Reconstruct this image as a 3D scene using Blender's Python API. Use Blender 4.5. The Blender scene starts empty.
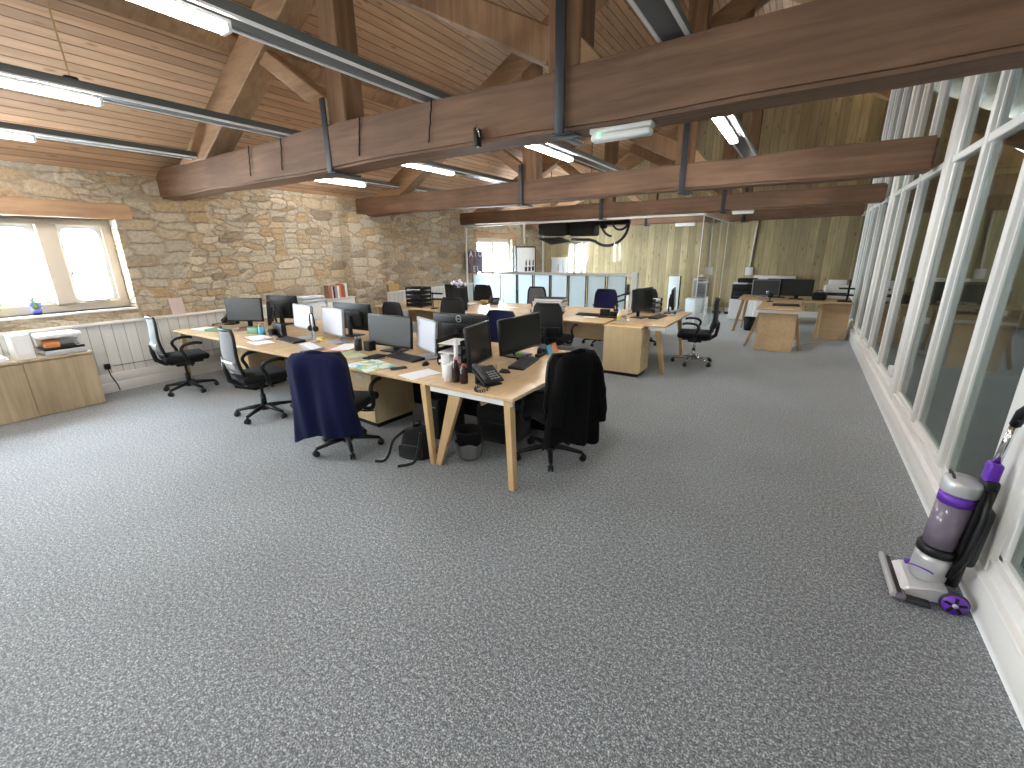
import bpy, bmesh, math, random
from mathutils import Vector, Matrix
random.seed(7)
S = bpy.context.scene
COL = S.collection
PI = math.pi
R = math.radians

# ------------------------------------------------------------------ materials
def mat(name):
    m = bpy.data.materials.new(name); m.use_nodes = True
    nt = m.node_tree; b = nt.nodes['Principled BSDF']
    return m, nt, b

def plain(name, col, rough=.5, metal=0., spec=.5, alpha=None):
    m, nt, b = mat(name)
    b.inputs['Base Color'].default_value = (*col, 1)
    b.inputs['Roughness'].default_value = rough
    b.inputs['Metallic'].default_value = metal
    b.inputs['Specular IOR Level'].default_value = spec
    return m

def N(nt, t, **kw):
    n = nt.nodes.new(t)
    for k, v in kw.items():
        if k.startswith('i_'):
            key = k[2:].replace('_', ' ')
            n.inputs[key].default_value = v
        else:
            setattr(n, k, v)
    return n

def ramp(nt, stops, interp='LINEAR'):
    n = nt.nodes.new('ShaderNodeValToRGB'); e = n.color_ramp.elements
    n.color_ramp.interpolation = interp
    while len(e) < len(stops): e.new(.5)
    for i, (p, c) in enumerate(stops):
        e[i].position = p; e[i].color = (*c, 1)
    return n

def coords(nt, scale=(1, 1, 1), loc=(0, 0, 0), rot=(0, 0, 0), kind='Object'):
    tc = nt.nodes.new('ShaderNodeTexCoord'); mp = nt.nodes.new('ShaderNodeMapping')
    mp.inputs['Scale'].default_value = scale; mp.inputs['Location'].default_value = loc
    mp.inputs['Rotation'].default_value = rot
    nt.links.new(tc.outputs[kind], mp.inputs['Vector'])
    return mp.outputs['Vector']

def bump(nt, b, height, strength=.3, dist=.01):
    n = nt.nodes.new('ShaderNodeBump'); n.inputs['Strength'].default_value = strength
    n.inputs['Distance'].default_value = dist
    nt.links.new(height, n.inputs['Height']); nt.links.new(n.outputs['Normal'], b.inputs['Normal'])

def mixc(nt, fac, a, c, blend='MIX'):
    n = nt.nodes.new('ShaderNodeMix'); n.data_type = 'RGBA'; n.blend_type = blend
    for sock, v in ((0, fac), (6, a), (7, c)):
        if hasattr(v, 'links'): nt.links.new(v, n.inputs[sock])
        elif sock == 0: n.inputs[0].default_value = v
        else: n.inputs[sock].default_value = (*v, 1)
    return n.outputs[2]

def mth(nt, op, a, b=None, c=None):
    n = nt.nodes.new('ShaderNodeMath'); n.operation = op
    for i, v in enumerate((a, b, c)):
        if v is None: continue
        if hasattr(v, 'links'): nt.links.new(v, n.inputs[i])
        else: n.inputs[i].default_value = v
    return n.outputs[0]

def wood(name, c1, c2, scale=(2, 30, 30), rough=.55, knots=0., bumps=.1, dark=(.12, .06, .03), spec=.35):
    """grain runs along the axis with the small scale"""
    m, nt, b = mat(name)
    v = coords(nt, scale)
    n = N(nt, 'ShaderNodeTexNoise', i_Scale=1., i_Detail=6., i_Roughness=.6, i_Distortion=.6)
    nt.links.new(v, n.inputs['Vector'])
    r = ramp(nt, [(.3, c1), (.7, c2)]); nt.links.new(n.outputs['Fac'], r.inputs[0])
    v2 = coords(nt, (1.3, 1.3, 1.3))
    n2 = N(nt, 'ShaderNodeTexNoise', i_Scale=1., i_Detail=3.)
    nt.links.new(v2, n2.inputs['Vector'])
    r2 = ramp(nt, [(.3, (.72, .72, .72)), (.7, (1.1, 1.1, 1.1))]); nt.links.new(n2.outputs['Fac'], r2.inputs[0])
    col = mixc(nt, 1., r.outputs[0], r2.outputs[0], 'MULTIPLY')
    if knots:
        vk = N(nt, 'ShaderNodeTexVoronoi', i_Scale=1.)
        nt.links.new(coords(nt, tuple(max(1.2, s * .12) for s in scale)), vk.inputs['Vector'])
        rk = ramp(nt, [(.05, (1, 1, 1)), (.16, (0, 0, 0))]); nt.links.new(vk.outputs['Distance'], rk.inputs[0])
        col = mixc(nt, mth(nt, 'MULTIPLY', rk.outputs[0], knots), col, dark)
    nt.links.new(col, b.inputs['Base Color'])
    b.inputs['Roughness'].default_value = rough
    b.inputs['Specular IOR Level'].default_value = spec
    if bumps: bump(nt, b, n.outputs['Fac'], bumps, .01)
    return m

def boards(name, c1, c2, width, axis, grain, groove=.06, groovecol=(.1, .05, .02), vary=.35, knots=.6, rough=.6, stain=None):
    """boards side by side along local axis 0/1/2, running along axis `grain`"""
    m, nt, b = mat(name)
    tc = nt.nodes.new('ShaderNodeTexCoord'); sep = nt.nodes.new('ShaderNodeSeparateXYZ')
    nt.links.new(tc.outputs['Object'], sep.inputs[0])
    t = mth(nt, 'DIVIDE', sep.outputs[axis], width)
    fl = mth(nt, 'FLOOR', t); fr = mth(nt, 'FRACT', t)
    edge = mth(nt, 'MINIMUM', fr, mth(nt, 'SUBTRACT', 1., fr))
    gm = N(nt, 'ShaderNodeMapRange'); gm.inputs['From Min'].default_value = 0; gm.inputs['From Max'].default_value = groove
    nt.links.new(edge, gm.inputs['Value'])
    wn = nt.nodes.new('ShaderNodeTexWhiteNoise'); wn.noise_dimensions = '1D'; nt.links.new(fl, wn.inputs['W'])
    sc = [14, 14, 14]; sc[grain] = 1.2
    mp = nt.nodes.new('ShaderNodeMapping'); mp.inputs['Scale'].default_value = sc
    off = nt.nodes.new('ShaderNodeVectorMath'); off.operation = 'ADD'
    cb = nt.nodes.new('ShaderNodeCombineXYZ'); k = mth(nt, 'MULTIPLY', wn.outputs['Value'], 37.)
    for i in range(3): nt.links.new(k, cb.inputs[i])
    nt.links.new(tc.outputs['Object'], off.inputs[0]); nt.links.new(cb.outputs[0], off.inputs[1])
    nt.links.new(off.outputs[0], mp.inputs['Vector'])
    n = N(nt, 'ShaderNodeTexNoise', i_Scale=1., i_Detail=5., i_Roughness=.6, i_Distortion=.8)
    nt.links.new(mp.outputs[0], n.inputs['Vector'])
    r = ramp(nt, [(.3, c1), (.72, c2)]); nt.links.new(n.outputs['Fac'], r.inputs[0])
    col = r.outputs[0]
    rv = ramp(nt, [(0., (1 - vary,) * 3), (1., (1 + vary * .6,) * 3)]); nt.links.new(wn.outputs['Value'], rv.inputs[0])
    col = mixc(nt, 1., col, rv.outputs[0], 'MULTIPLY')
    if stain:
        ns = N(nt, 'ShaderNodeTexNoise', i_Scale=1.3, i_Detail=4.)
        nt.links.new(off.outputs[0], ns.inputs['Vector'])
        rs = ramp(nt, [(.45, (0, 0, 0)), (.7, (1, 1, 1))]); nt.links.new(ns.outputs['Fac'], rs.inputs[0])
        col = mixc(nt, mth(nt, 'MULTIPLY', rs.outputs[0], .6), col, stain)
    if knots:
        vk = N(nt, 'ShaderNodeTexVoronoi', i_Scale=1.)
        s2 = [9, 9, 9]; s2[grain] = 3.2
        mk = nt.nodes.new('ShaderNodeMapping'); mk.inputs['Scale'].default_value = s2
        nt.links.new(off.outputs[0], mk.inputs['Vector']); nt.links.new(mk.outputs[0], vk.inputs['Vector'])
        rk = ramp(nt, [(.09, (1, 1, 1)), (.2, (0, 0, 0))]); nt.links.new(vk.outputs['Distance'], rk.inputs[0])
        col = mixc(nt, mth(nt, 'MULTIPLY', rk.outputs[0], knots), col, groovecol)
    col = mixc(nt, gm.outputs[0], groovecol, col)
    nt.links.new(col, b.inputs['Base Color'])
    b.inputs['Roughness'].default_value = rough
    b.inputs['Specular IOR Level'].default_value = .3
    bump(nt, b, gm.outputs[0], .6, .01)
    return m

def stone_material():
    m, nt, b = mat('rubble_stone')
    # every wall face lies in X, Y or Z planes: run courses in (x+y, z)
    tc = nt.nodes.new('ShaderNodeTexCoord'); sep = nt.nodes.new('ShaderNodeSeparateXYZ')
    nt.links.new(tc.outputs['Object'], sep.inputs[0])
    u = mth(nt, 'ADD', sep.outputs[0], sep.outputs[1])
    cb = nt.nodes.new('ShaderNodeCombineXYZ')
    nt.links.new(u, cb.inputs[0]); nt.links.new(sep.outputs[2], cb.inputs[1])
    nz = N(nt, 'ShaderNodeTexNoise', i_Scale=2.2, i_Detail=3.)
    nt.links.new(cb.outputs[0], nz.inputs['Vector'])
    add = nt.nodes.new('ShaderNodeVectorMath'); add.operation = 'MULTIPLY_ADD'
    nt.links.new(nz.outputs['Color'], add.inputs[0]); add.inputs[1].default_value = (.22, .10, 0)
    nt.links.new(cb.outputs[0], add.inputs[2])
    def layer(sx, sy, sh):
        mp = nt.nodes.new('ShaderNodeMapping'); mp.inputs['Scale'].default_value = (sx, sy, 1); mp.inputs['Location'].default_value = (sh, sh * 2, 0)
        nt.links.new(add.outputs[0], mp.inputs['Vector'])
        v1 = N(nt, 'ShaderNodeTexVoronoi', i_Scale=1., i_Randomness=.8); v1.voronoi_dimensions = '2D'; v1.distance = 'CHEBYCHEV'
        v2 = N(nt, 'ShaderNodeTexVoronoi', i_Scale=1., i_Randomness=.8); v2.voronoi_dimensions = '2D'; v2.distance = 'CHEBYCHEV'; v2.feature = 'F2'
        nt.links.new(mp.outputs[0], v1.inputs['Vector']); nt.links.new(mp.outputs[0], v2.inputs['Vector'])
        return v1.outputs['Color'], mth(nt, 'SUBTRACT', v2.outputs['Distance'], v1.outputs['Distance'])
    cA, dA = layer(2.6, 6.6, 0.)
    cB, dB = layer(4.4, 11., 3.3)
    pn = N(nt, 'ShaderNodeTexNoise', i_Scale=.8, i_Detail=1.); nt.links.new(cb.outputs[0], pn.inputs['Vector'])
    sel = ramp(nt, [(.5, (0, 0, 0)), (.54, (1, 1, 1))]); nt.links.new(pn.outputs['Fac'], sel.inputs[0])
    cell = mixc(nt, sel.outputs[0], cA, cB)
    dist = mixc(nt, sel.outputs[0], dA, dB)
    s2 = nt.nodes.new('ShaderNodeSeparateColor'); nt.links.new(cell, s2.inputs[0])
    rc = ramp(nt, [(0., (.31, .25, .18)), (.2, (.56, .455, .32)), (.36, (.45, .32, .18)), (.5, (.55, .48, .37)), (.7, (.45, .405, .325)), (.88, (.64, .56, .43)), (1., (.27, .22, .165))])
    nt.links.new(s2.outputs[0], rc.inputs[0])
    fine = N(nt, 'ShaderNodeTexNoise', i_Scale=22., i_Detail=6., i_Roughness=.7)
    nt.links.new(cb.outputs[0], fine.inputs['Vector'])
    rf = ramp(nt, [(.25, (.62, .6, .58)), (.75, (1.25, 1.25, 1.25))]); nt.links.new(fine.outputs['Fac'], rf.inputs[0])
    col = mixc(nt, 1., rc.outputs[0], rf.outputs[0], 'MULTIPLY')
    mo = ramp(nt, [(.03, (0, 0, 0)), (.13, (1, 1, 1))]); nt.links.new(dist, mo.inputs[0])
    mort = mixc(nt, 1., (.43, .365, .275), rf.outputs[0], 'MULTIPLY')
    col = mixc(nt, mo.outputs[0], mort, col)
    nt.links.new(col, b.inputs['Base Color'])
    b.inputs['Roughness'].default_value = .9; b.inputs['Specular IOR Level'].default_value = .15
    hr = ramp(nt, [(.0, (0, 0, 0)), (.2, (.85, .85, .85)), (.6, (1, 1, 1))]); nt.links.new(dist, hr.inputs[0])
    h = mth(nt, 'ADD', hr.outputs[0], mth(nt, 'MULTIPLY', fine.outputs['Fac'], .45))
    bump(nt, b, h, .75, .028)
    return m

def carpet_material():
    m, nt, b = mat('carpet_grey_fleck')
    v = coords(nt, (1, 1, 1))
    n = N(nt, 'ShaderNodeTexNoise', i_Scale=58., i_Detail=6., i_Roughness=.8)
    nt.links.new(v, n.inputs['Vector'])
    n3 = N(nt, 'ShaderNodeTexNoise', i_Scale=150., i_Detail=3.)
    nt.links.new(v, n3.inputs['Vector'])
    mixn = mth(nt, 'ADD', mth(nt, 'MULTIPLY', n.outputs['Fac'], .55), mth(nt, 'MULTIPLY', n3.outputs['Fac'], .45))
    r = ramp(nt, [(.40, (.045, .05, .055)), (.475, (.12, .13, .14)), (.525, (.21, .226, .24)), (.61, (.57, .60, .63))]); nt.links.new(mixn, r.inputs[0])
    n2 = N(nt, 'ShaderNodeTexNoise', i_Scale=1.1, i_Detail=3.)
    nt.links.new(v, n2.inputs['Vector'])
    r2 = ramp(nt, [(.3, (.88, .88, .88)), (.7, (1.1, 1.1, 1.1))]); nt.links.new(n2.outputs['Fac'], r2.inputs[0])
    nt.links.new(mixc(nt, 1., r.outputs[0], r2.outputs[0], 'MULTIPLY'), b.inputs['Base Color'])
    b.inputs['Roughness'].default_value = .75; b.inputs['Specular IOR Level'].default_value = .35
    b.inputs['Sheen Weight'].default_value = .35; b.inputs['Sheen Roughness'].default_value = .5
    bump(nt, b, mixn, .5, .01)
    return m

def glass_material(name, tint=(.9, .95, .93), rough=.01, ior=1.5):
    m = bpy.data.materials.new(name); m.use_nodes = True; nt = m.node_tree; nt.nodes.clear()
    o = nt.nodes.new('ShaderNodeOutputMaterial'); tr = nt.nodes.new('ShaderNodeBsdfTransparent'); gl = nt.nodes.new('ShaderNodeBsdfGlossy')
    tr.inputs['Color'].default_value = (*tint, 1); gl.inputs['Roughness'].default_value = rough
    ge = nt.nodes.new('ShaderNodeNewGeometry'); dp = nt.nodes.new('ShaderNodeVectorMath'); dp.operation = 'DOT_PRODUCT'
    nt.links.new(ge.outputs['Incoming'], dp.inputs[0]); nt.links.new(ge.outputs['Normal'], dp.inputs[1])
    f0 = ((ior - 1) / (ior + 1)) ** 2
    q = mth(nt, 'POWER', mth(nt, 'SUBTRACT', 1., mth(nt, 'ABSOLUTE', dp.outputs['Value'])), 5.)
    fr = mth(nt, 'MULTIPLY_ADD', q, 1. - f0, f0)
    mx = nt.nodes.new('ShaderNodeMixShader')
    nt.links.new(fr, mx.inputs[0]); nt.links.new(tr.outputs[0], mx.inputs[1]); nt.links.new(gl.outputs[0], mx.inputs[2])
    nt.links.new(mx.outputs[0], o.inputs[0])
    return m

def emit(name, col, strength):
    m, nt, b = mat(name)
    b.inputs['Base Color'].default_value = (.8, .8, .8, 1)
    b.inputs['Emission Color'].default_value = (*col, 1); b.inputs['Emission Strength'].default_value = strength
    return m

def fabric(name, col, scale=300., rough=.9, sheen=.2):
    m, nt, b = mat(name)
    n = N(nt, 'ShaderNodeTexNoise', i_Scale=scale, i_Detail=2.); nt.links.new(coords(nt), n.inputs['Vector'])
    r = ramp(nt, [(.3, tuple(c * .75 for c in col)), (.7, tuple(min(1, c * 1.25) for c in col))]); nt.links.new(n.outputs['Fac'], r.inputs[0])
    nt.links.new(r.outputs[0], b.inputs['Base Color'])
    b.inputs['Roughness'].default_value = rough; b.inputs['Sheen Weight'].default_value = sheen
    b.inputs['Specular IOR Level'].default_value = .2
    bump(nt, b, n.outputs['Fac'], .2, .002)
    return m

def printed(name, cols, scale=9., rough=.4):
    m, nt, b = mat(name)
    v = N(nt, 'ShaderNodeTexVoronoi', i_Scale=scale); nt.links.new(coords(nt, (1, 1.4, 1)), v.inputs['Vector'])
    s = nt.nodes.new('ShaderNodeSeparateColor'); nt.links.new(v.outputs['Color'], s.inputs[0])
    k = len(cols)
    r = ramp(nt, [(i / k, c) for i, c in enumerate(cols)], 'CONSTANT'); nt.links.new(s.outputs[0], r.inputs[0])
    nt.links.new(r.outputs[0], b.inputs['Base Color']); b.inputs['Roughness'].default_value = rough
    return m

M = {}
M['carpet'] = carpet_material()
M['stone'] = stone_material()
M['ceil'] = boards('pine_ceiling_boards', (.50, .312, .185), (.66, .445, .285), .105, 0, 1, .08, (.17, .08, .035), .2, .5)
M['backboards'] = boards('weathered_wall_boards', (.40, .31, .165), (.60, .49, .285), .19, 0, 2, .03, (.12, .085, .04), .25, .6, stain=(.33, .27, .15))
M['beam'] = wood('old_beam_timber', (.135, .073, .041), (.25, .142, .084), (1.1, 16, 16), .65, .35, .25)
M['post'] = wood('post_timber', (.16, .08, .038), (.28, .155, .078), (16, 16, 1.1), .65, .3, .2)
M['rafter'] = wood('rafter_timber', (.28, .155, .078), (.43, .265, .145), (1.6, 14, 14), .65, .3, .2)
M['lintel'] = wood('lintel_oak', (.42, .25, .14), (.58, .38, .23), (20, 1.2, 20), .6, .2, .2)
M['oak'] = wood('oak_laminate', (.68, .475, .265), (.78, .57, .345), (18, 1.5, 18), .27, 0, 0)
M['oakx'] = wood('oak_laminate_cross', (.66, .45, .25), (.75, .54, .32), (1.5, 18, 18), .27, 0, 0)
M['oakleg'] = wood('oak_leg', (.56, .37, .18), (.68, .48, .26), (18, 18, 1.5), .42, 0, 0)
M['cabinet'] = wood('pale_oak_cabinet', (.36, .27, .165), (.50, .39, .255), (20, 20, 1.1), .45, 0, 0)
M['maple'] = wood('maple_pedestal', (.70, .52, .29), (.78, .61, .37), (18, 18, 1.4), .42, 0, 0)
M['white'] = plain('white_paint', (.80, .79, .76), .42)
M['whitewood'] = boards('white_dado_boards', (.70, .69, .65), (.78, .77, .73), .125, 1, 2, .05, (.34, .33, .31), .05, 0, .45)
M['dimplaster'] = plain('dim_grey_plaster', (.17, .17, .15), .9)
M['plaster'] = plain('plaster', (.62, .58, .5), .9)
M['whiteplastic'] = plain('white_plastic', (.78, .78, .77), .35)
M['whitemetal'] = plain('white_powder_coat', (.82, .82, .81), .35)
M['paper'] = plain('paper_white', (.85, .85, .86), .8)
M['paperblue'] = plain('paper_pale_blue', (.72, .78, .86), .8)
M['pink'] = plain('paper_pink', (.78, .42, .48), .8)
M['blackplastic'] = plain('black_plastic', (.008, .008, .009), .42, 0, .35)
M['blackmatte'] = plain('black_matte', (.006, .006, .007), .7, 0, .3)
M['darkgrey'] = plain('dark_grey_plastic', (.03, .03, .033), .5, 0, .35)
M['grey'] = plain('grey_plastic', (.30, .31, .33), .45)
M['galv'] = plain('galvanised_steel', (.10, .108, .108), .5, .1)
M['framestone'] = plain('cream_window_stone', (.72, .62, .50), .7)
M['chrome'] = plain('chrome', (.75, .75, .77), .12, 1.)
M['silver'] = plain('silver_plastic', (.55, .55, .56), .32, .35)
M['iron'] = plain('black_iron_strap', (.025, .03, .038), .5, .3)
M['screen'] = plain('screen_off', (.022, .023, .022), .16, 0, .3)
M['screengrey'] = plain('screen_off_grey', (.05, .052, .052), .4, 0, .4)
M['screenreflect'] = plain('screen_sky_reflection', (.55, .57, .64), .45)  # bright sky reflected in the screens, put into their base colour
M['monback'] = plain('monitor_back_black', (.010, .0105, .012), .4, 0, .35)
M['seat'] = fabric('black_seat_fabric', (.007, .007, .008), 300, .9, .05)
M['meshback'] = fabric('grey_chair_mesh', (.16, .17, .185), 500, .6, .3)
M['darkmesh'] = fabric('dark_chair_mesh', (.018, .0175, .0175), 500, .7, .1)
M['navy'] = fabric('navy_wool', (.0045, .007, .042), 220, .9, .05)
M['navyblue'] = fabric('navy_blue_upholstery', (.012, .014, .07), 260)
M['blackcoat'] = fabric('black_coat_cloth', (.0022, .0022, .0026), 220, .95, 0.)
M['glass'] = glass_material('clear_glass', (.985, .995, .99), .01, 1.3)
M['partglass'] = glass_material('partition_glass', (.62, .68, .65), .02, 1.6)
M['frost'] = plain('frosted_panel', (.74, .81, .85), .3)
M['balpanel'] = None
M['purple'] = plain('purple_plastic', (.13, .03, .42), .3)
M['clearplastic'] = plain('smoky_bin_plastic', (.20, .17, .22), .12)
M['orange'] = plain('orange_card', (.80, .30, .10), .6)
M['blue'] = plain('blue_card', (.10, .42, .70), .6)
M['green'] = plain('green_folder_card', (.13, .26, .15), .6)
M['yellow'] = plain('yellow_card', (.75, .65, .12), .6)
M['brown'] = plain('brown_card', (.30, .16, .09), .6)
M['red'] = plain('red_cloth_binding', (.45, .09, .05), .6)
M['tan'] = plain('tan_card', (.55, .38, .16), .7)
M['magazine'] = printed('magazine_print', [(.75, .8, .82), (.45, .62, .2), (.12, .42, .6), (.8, .8, .7), (.6, .75, .8)], 14)
M['mapprint'] = printed('sage_print', [(.42, .5, .25), (.5, .55, .3), (.36, .42, .26)], 7)
M['poster'] = printed('poster_print', [(.05, .035, .09), (.16, .04, .06), (.07, .06, .16), (.22, .05, .08), (.04, .03, .05)], 9)
M['leaf'] = plain('leaf_green', (.22, .42, .06), .5)
M['flowerblue'] = plain('flower_blue', (.16, .16, .6), .6)
M['terracotta'] = plain('terracotta', (.5, .22, .12), .8)
M['bag'] = fabric('bag_nylon', (.012, .012, .014), 150)
M['binliner'] = plain('bin_liner', (.16, .155, .16), .2)
M['led'] = emit('led_diffuser', (1., .975, .94), 32.)
M['ledend'] = plain('diffuser_end', (.8, .82, .8), .4)
M['greenled'] = emit('green_indicator', (.1, 1, .3), 3.)
def translucent(name, col, k=.5):
    m = bpy.data.materials.new(name); m.use_nodes = True; nt = m.node_tree; nt.nodes.clear()
    o = nt.nodes.new('ShaderNodeOutputMaterial'); d = nt.nodes.new('ShaderNodeBsdfDiffuse'); t = nt.nodes.new('ShaderNodeBsdfTranslucent'); x = nt.nodes.new('ShaderNodeMixShader')
    d.inputs[0].default_value = (*col, 1); t.inputs[0].default_value = (*col, 1); x.inputs[0].default_value = k
    nt.links.new(d.outputs[0], x.inputs[1]); nt.links.new(t.outputs[0], x.inputs[2]); nt.links.new(x.outputs[0], o.inputs[0])
    return m
M['balpanel'] = translucent('frosted_glass_panel', (.80, .87, .91), .55)
M['bottle'] = plain('dark_bottle', (.03, .012, .012), .12)
M['cardbox'] = plain('grey_card', (.45, .46, .5), .7)

# ------------------------------------------------------------------ mesh builder
class MB:
    def __init__(s): s.bm = bmesh.new(); s.mats = []
    def _mi(s, m):
        if m not in s.mats: s.mats.append(m)
        return s.mats.index(m)
    def _take(s, b2, m, mtx=None, smooth=False):
        mi = s._mi(m) if m else 0
        vs = {}
        for v in b2.verts:
            vs[v] = s.bm.verts.new(mtx @ v.co if mtx else v.co)
        for f in b2.faces:
            try:
                g = s.bm.faces.new([vs[v] for v in f.verts]); g.material_index = mi; g.smooth = smooth
            except ValueError: pass
        b2.free()
        return s
    def box(s, x0, x1, y0, y1, z0, z1, m=None, bev=0., seg=2, mtx=None, taper=None):
        b = bmesh.new(); bmesh.ops.create_cube(b, size=1)
        for v in b.verts:
            tx = (1, 1)
            if taper and v.co.z > 0: tx = taper
            v.co = Vector(((x0 + x1) / 2 + v.co.x * (x1 - x0) * tx[0], (y0 + y1) / 2 + v.co.y * (y1 - y0) * tx[1], (z0 + z1) / 2 + v.co.z * (z1 - z0)))
        if bev > 0:
            bmesh.ops.bevel(b, geom=b.edges[:], offset=bev, segments=seg, affect='EDGES', profile=.5)
        return s._take(b, m, mtx, bev > 0 and seg > 1)
    def hexa(s, p, m=None, bev=0.):
        """8 points: bottom loop of 4 then top loop of 4"""
        b = bmesh.new(); v = [b.verts.new(q) for q in p]
        for f in ((3, 2, 1, 0), (4, 5, 6, 7), (0, 1, 5, 4), (1, 2, 6, 5), (2, 3, 7, 6), (3, 0, 4, 7)): b.faces.new([v[i] for i in f])
        if bev: bmesh.ops.bevel(b, geom=b.edges[:], offset=bev, segments=1, affect='EDGES')
        bmesh.ops.recalc_face_normals(b, faces=b.faces[:])
        return s._take(b, m)
    def cyl(s, p0, p1, r0, r1=None, m=None, n=20, caps=True):
        r1 = r0 if r1 is None else r1
        p0, p1 = Vector(p0), Vector(p1); d = p1 - p0
        b = bmesh.new()
        bmesh.ops.create_cone(b, cap_ends=caps, segments=n, radius1=r0, radius2=max(r1, 1e-5), depth=d.length)
        mtx = Matrix.Translation((p0 + p1) / 2) @ d.to_track_quat('Z', 'Y').to_matrix().to_4x4()
        return s._take(b, m, mtx, True)
    def tube(s, pts, r, m=None, n=8, closed=False):
        pts = [Vector(p) for p in pts]; K = len(pts); rings = []
        mi = s._mi(m) if m else 0
        up = Vector((0, 0, 1))
        for i, p in enumerate(pts):
            a = pts[(i - 1) % K] if closed or i > 0 else p
            c = pts[(i + 1) % K] if closed or i < K - 1 else p
            t = (c - a).normalized()
            if abs(t.dot(up)) > .95: up = Vector((1, 0, 0)) if abs(t.x) < .9 else Vector((0, 1, 0))
            sx = t.cross(up).normalized(); sy = t.cross(sx).normalized(); up = -sy if (-sy).length else up
            rr = r[i] if isinstance(r, (list, tuple)) else r
            rings.append([s.bm.verts.new(p + sx * math.cos(2 * PI * k / n) * rr + sy * math.sin(2 * PI * k / n) * rr) for k in range(n)])
        for i in range(K if closed else K - 1):
            A, B = rings[i], rings[(i + 1) % K]
            for k in range(n):
                f = s.bm.faces.new((A[k], A[(k + 1) % n], B[(k + 1) % n], B[k])); f.material_index = mi; f.smooth = True
        if not closed:
            for ring in (rings[0], rings[-1][::-1]):
                f = s.bm.faces.new(ring); f.material_index = mi
        return s
    @staticmethod
    def smooth(pts, n=6):
        pts = [Vector(p) for p in pts]; out = []
        for i in range(len(pts) - 1):
            a, b, c, d = pts[max(i - 1, 0)], pts[i], pts[i + 1], pts[min(i + 2, len(pts) - 1)]
            for k in range(n):
                t = k / n; out.append(.5 * (2 * b + (c - a) * t + (2 * a - 5 * b + 4 * c - d) * t * t + (3 * b - a - 3 * c + d) * t ** 3))
        return out + [pts[-1]]
    def lathe(s, prof, c=(0, 0, 0), m=None, n=24):
        mi = s._mi(m) if m else 0; c = Vector(c); rings = []
        for r, z in prof:
            rings.append([s.bm.verts.new(c + Vector((r * math.cos(2 * PI * k / n), r * math.sin(2 * PI * k / n), z))) for k in range(n)])
        for A, B in zip(rings, rings[1:]):
            for k in range(n):
                f = s.bm.faces.new((A[k], A[(k + 1) % n], B[(k + 1) % n], B[k])); f.material_index = mi; f.smooth = True
        for ring in (rings[0][::-1], rings[-1]):
            try:
                f = s.bm.faces.new(ring); f.material_index = mi
            except ValueError: pass
        return s
    def prism(s, poly, axis, a, b_, m=None, bev=0.):
        """poly of 2-D points in the other two axes, extruded along axis from a to b_"""
        def P(u, v, w):
            return {0: (w, u, v), 1: (u, w, v), 2: (u, v, w)}[axis]
        b = bmesh.new()
        A = [b.verts.new(P(u, v, a)) for u, v in poly]; B = [b.verts.new(P(u, v, b_)) for u, v in poly]
        b.faces.new(A); b.faces.new(B[::-1]); K = len(poly)
        for i in range(K): b.faces.new((A[i], B[i], B[(i + 1) % K], A[(i + 1) % K]))
        if bev: bmesh.ops.bevel(b, geom=b.edges[:], offset=bev, segments=1, affect='EDGES')
        bmesh.ops.recalc_face_normals(b, faces=b.faces[:])
        return s._take(b, m)
    def quad(s, pts, m=None):
        mi = s._mi(m) if m else 0
        f = s.bm.faces.new([s.bm.verts.new(p) for p in pts]); f.material_index = mi
        return s
    def grid(s, fn, nu, nv, m=None, closed_u=False, smooth=True):
        mi = s._mi(m) if m else 0
        V = [[s.bm.verts.new(fn(i / (nu if closed_u else nu - 1), j / (nv - 1))) for i in range(nu)] for j in range(nv)]
        for j in range(nv - 1):
            for i in range(nu if closed_u else nu - 1):
                k = (i + 1) % nu
                f = s.bm.faces.new((V[j][i], V[j][k], V[j + 1][k], V[j + 1][i])); f.material_index = mi; f.smooth = smooth
        return V
    def shell(s, fn, nu, nv, th, m=None):
        """a curved sheet with thickness: fn(u,v) -> point"""
        def P(u, v): return Vector(fn(u, v))
        def nrm(u, v):
            e = 1e-3
            return (P(min(u + e, 1), v) - P(max(u - e, 0), v)).cross(P(u, min(v + e, 1)) - P(u, max(v - e, 0))).normalized()
        A = s.grid(lambda u, v: P(u, v) + nrm(u, v) * th / 2, nu, nv, m)
        B = s.grid(lambda u, v: P(u, v) - nrm(u, v) * th / 2, nu, nv, m)
        mi = s._mi(m) if m else 0
        def strip(a, b):
            for i in range(len(a) - 1):
                f = s.bm.faces.new((a[i], a[i + 1], b[i + 1], b[i])); f.material_index = mi
        strip(A[0], B[0]); strip(A[-1], B[-1])
        strip([r[0] for r in A], [r[0] for r in B]); strip([r[-1] for r in A], [r[-1] for r in B])
        return s
    def build(s, name, m=None, parent=None, loc=None, rz=0., subsurf=0):
        bmesh.ops.recalc_face_normals(s.bm, faces=s.bm.faces[:])
        me = bpy.data.meshes.new(name); s.bm.to_mesh(me); s.bm.free()
        if m: me.materials.append(m)
        else:
            for x in s.mats: me.materials.append(x)
        o = bpy.data.objects.new(name, me); COL.objects.link(o)
        if parent: o.parent = parent
        if loc: o.location = loc
        if rz: o.rotation_euler = (0, 0, rz)
        if subsurf:
            md = o.modifiers.new('smooth', 'SUBSURF'); md.levels = subsurf; md.render_levels = subsurf
        return o

def tag(o, label, cat, group=None, kind=None):
    o['label'] = label
    if cat: o['category'] = cat
    if group: o['group'] = group
    if kind: o['kind'] = kind
    return o

def thing(name, label, cat, loc=(0, 0, 0), rz=0., group=None, kind=None):
    o = bpy.data.objects.new(name, None); COL.objects.link(o); o.empty_display_size = .1
    o.location = loc; o.rotation_euler = (0, 0, rz)
    return tag(o, label, cat, group, kind)

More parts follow.
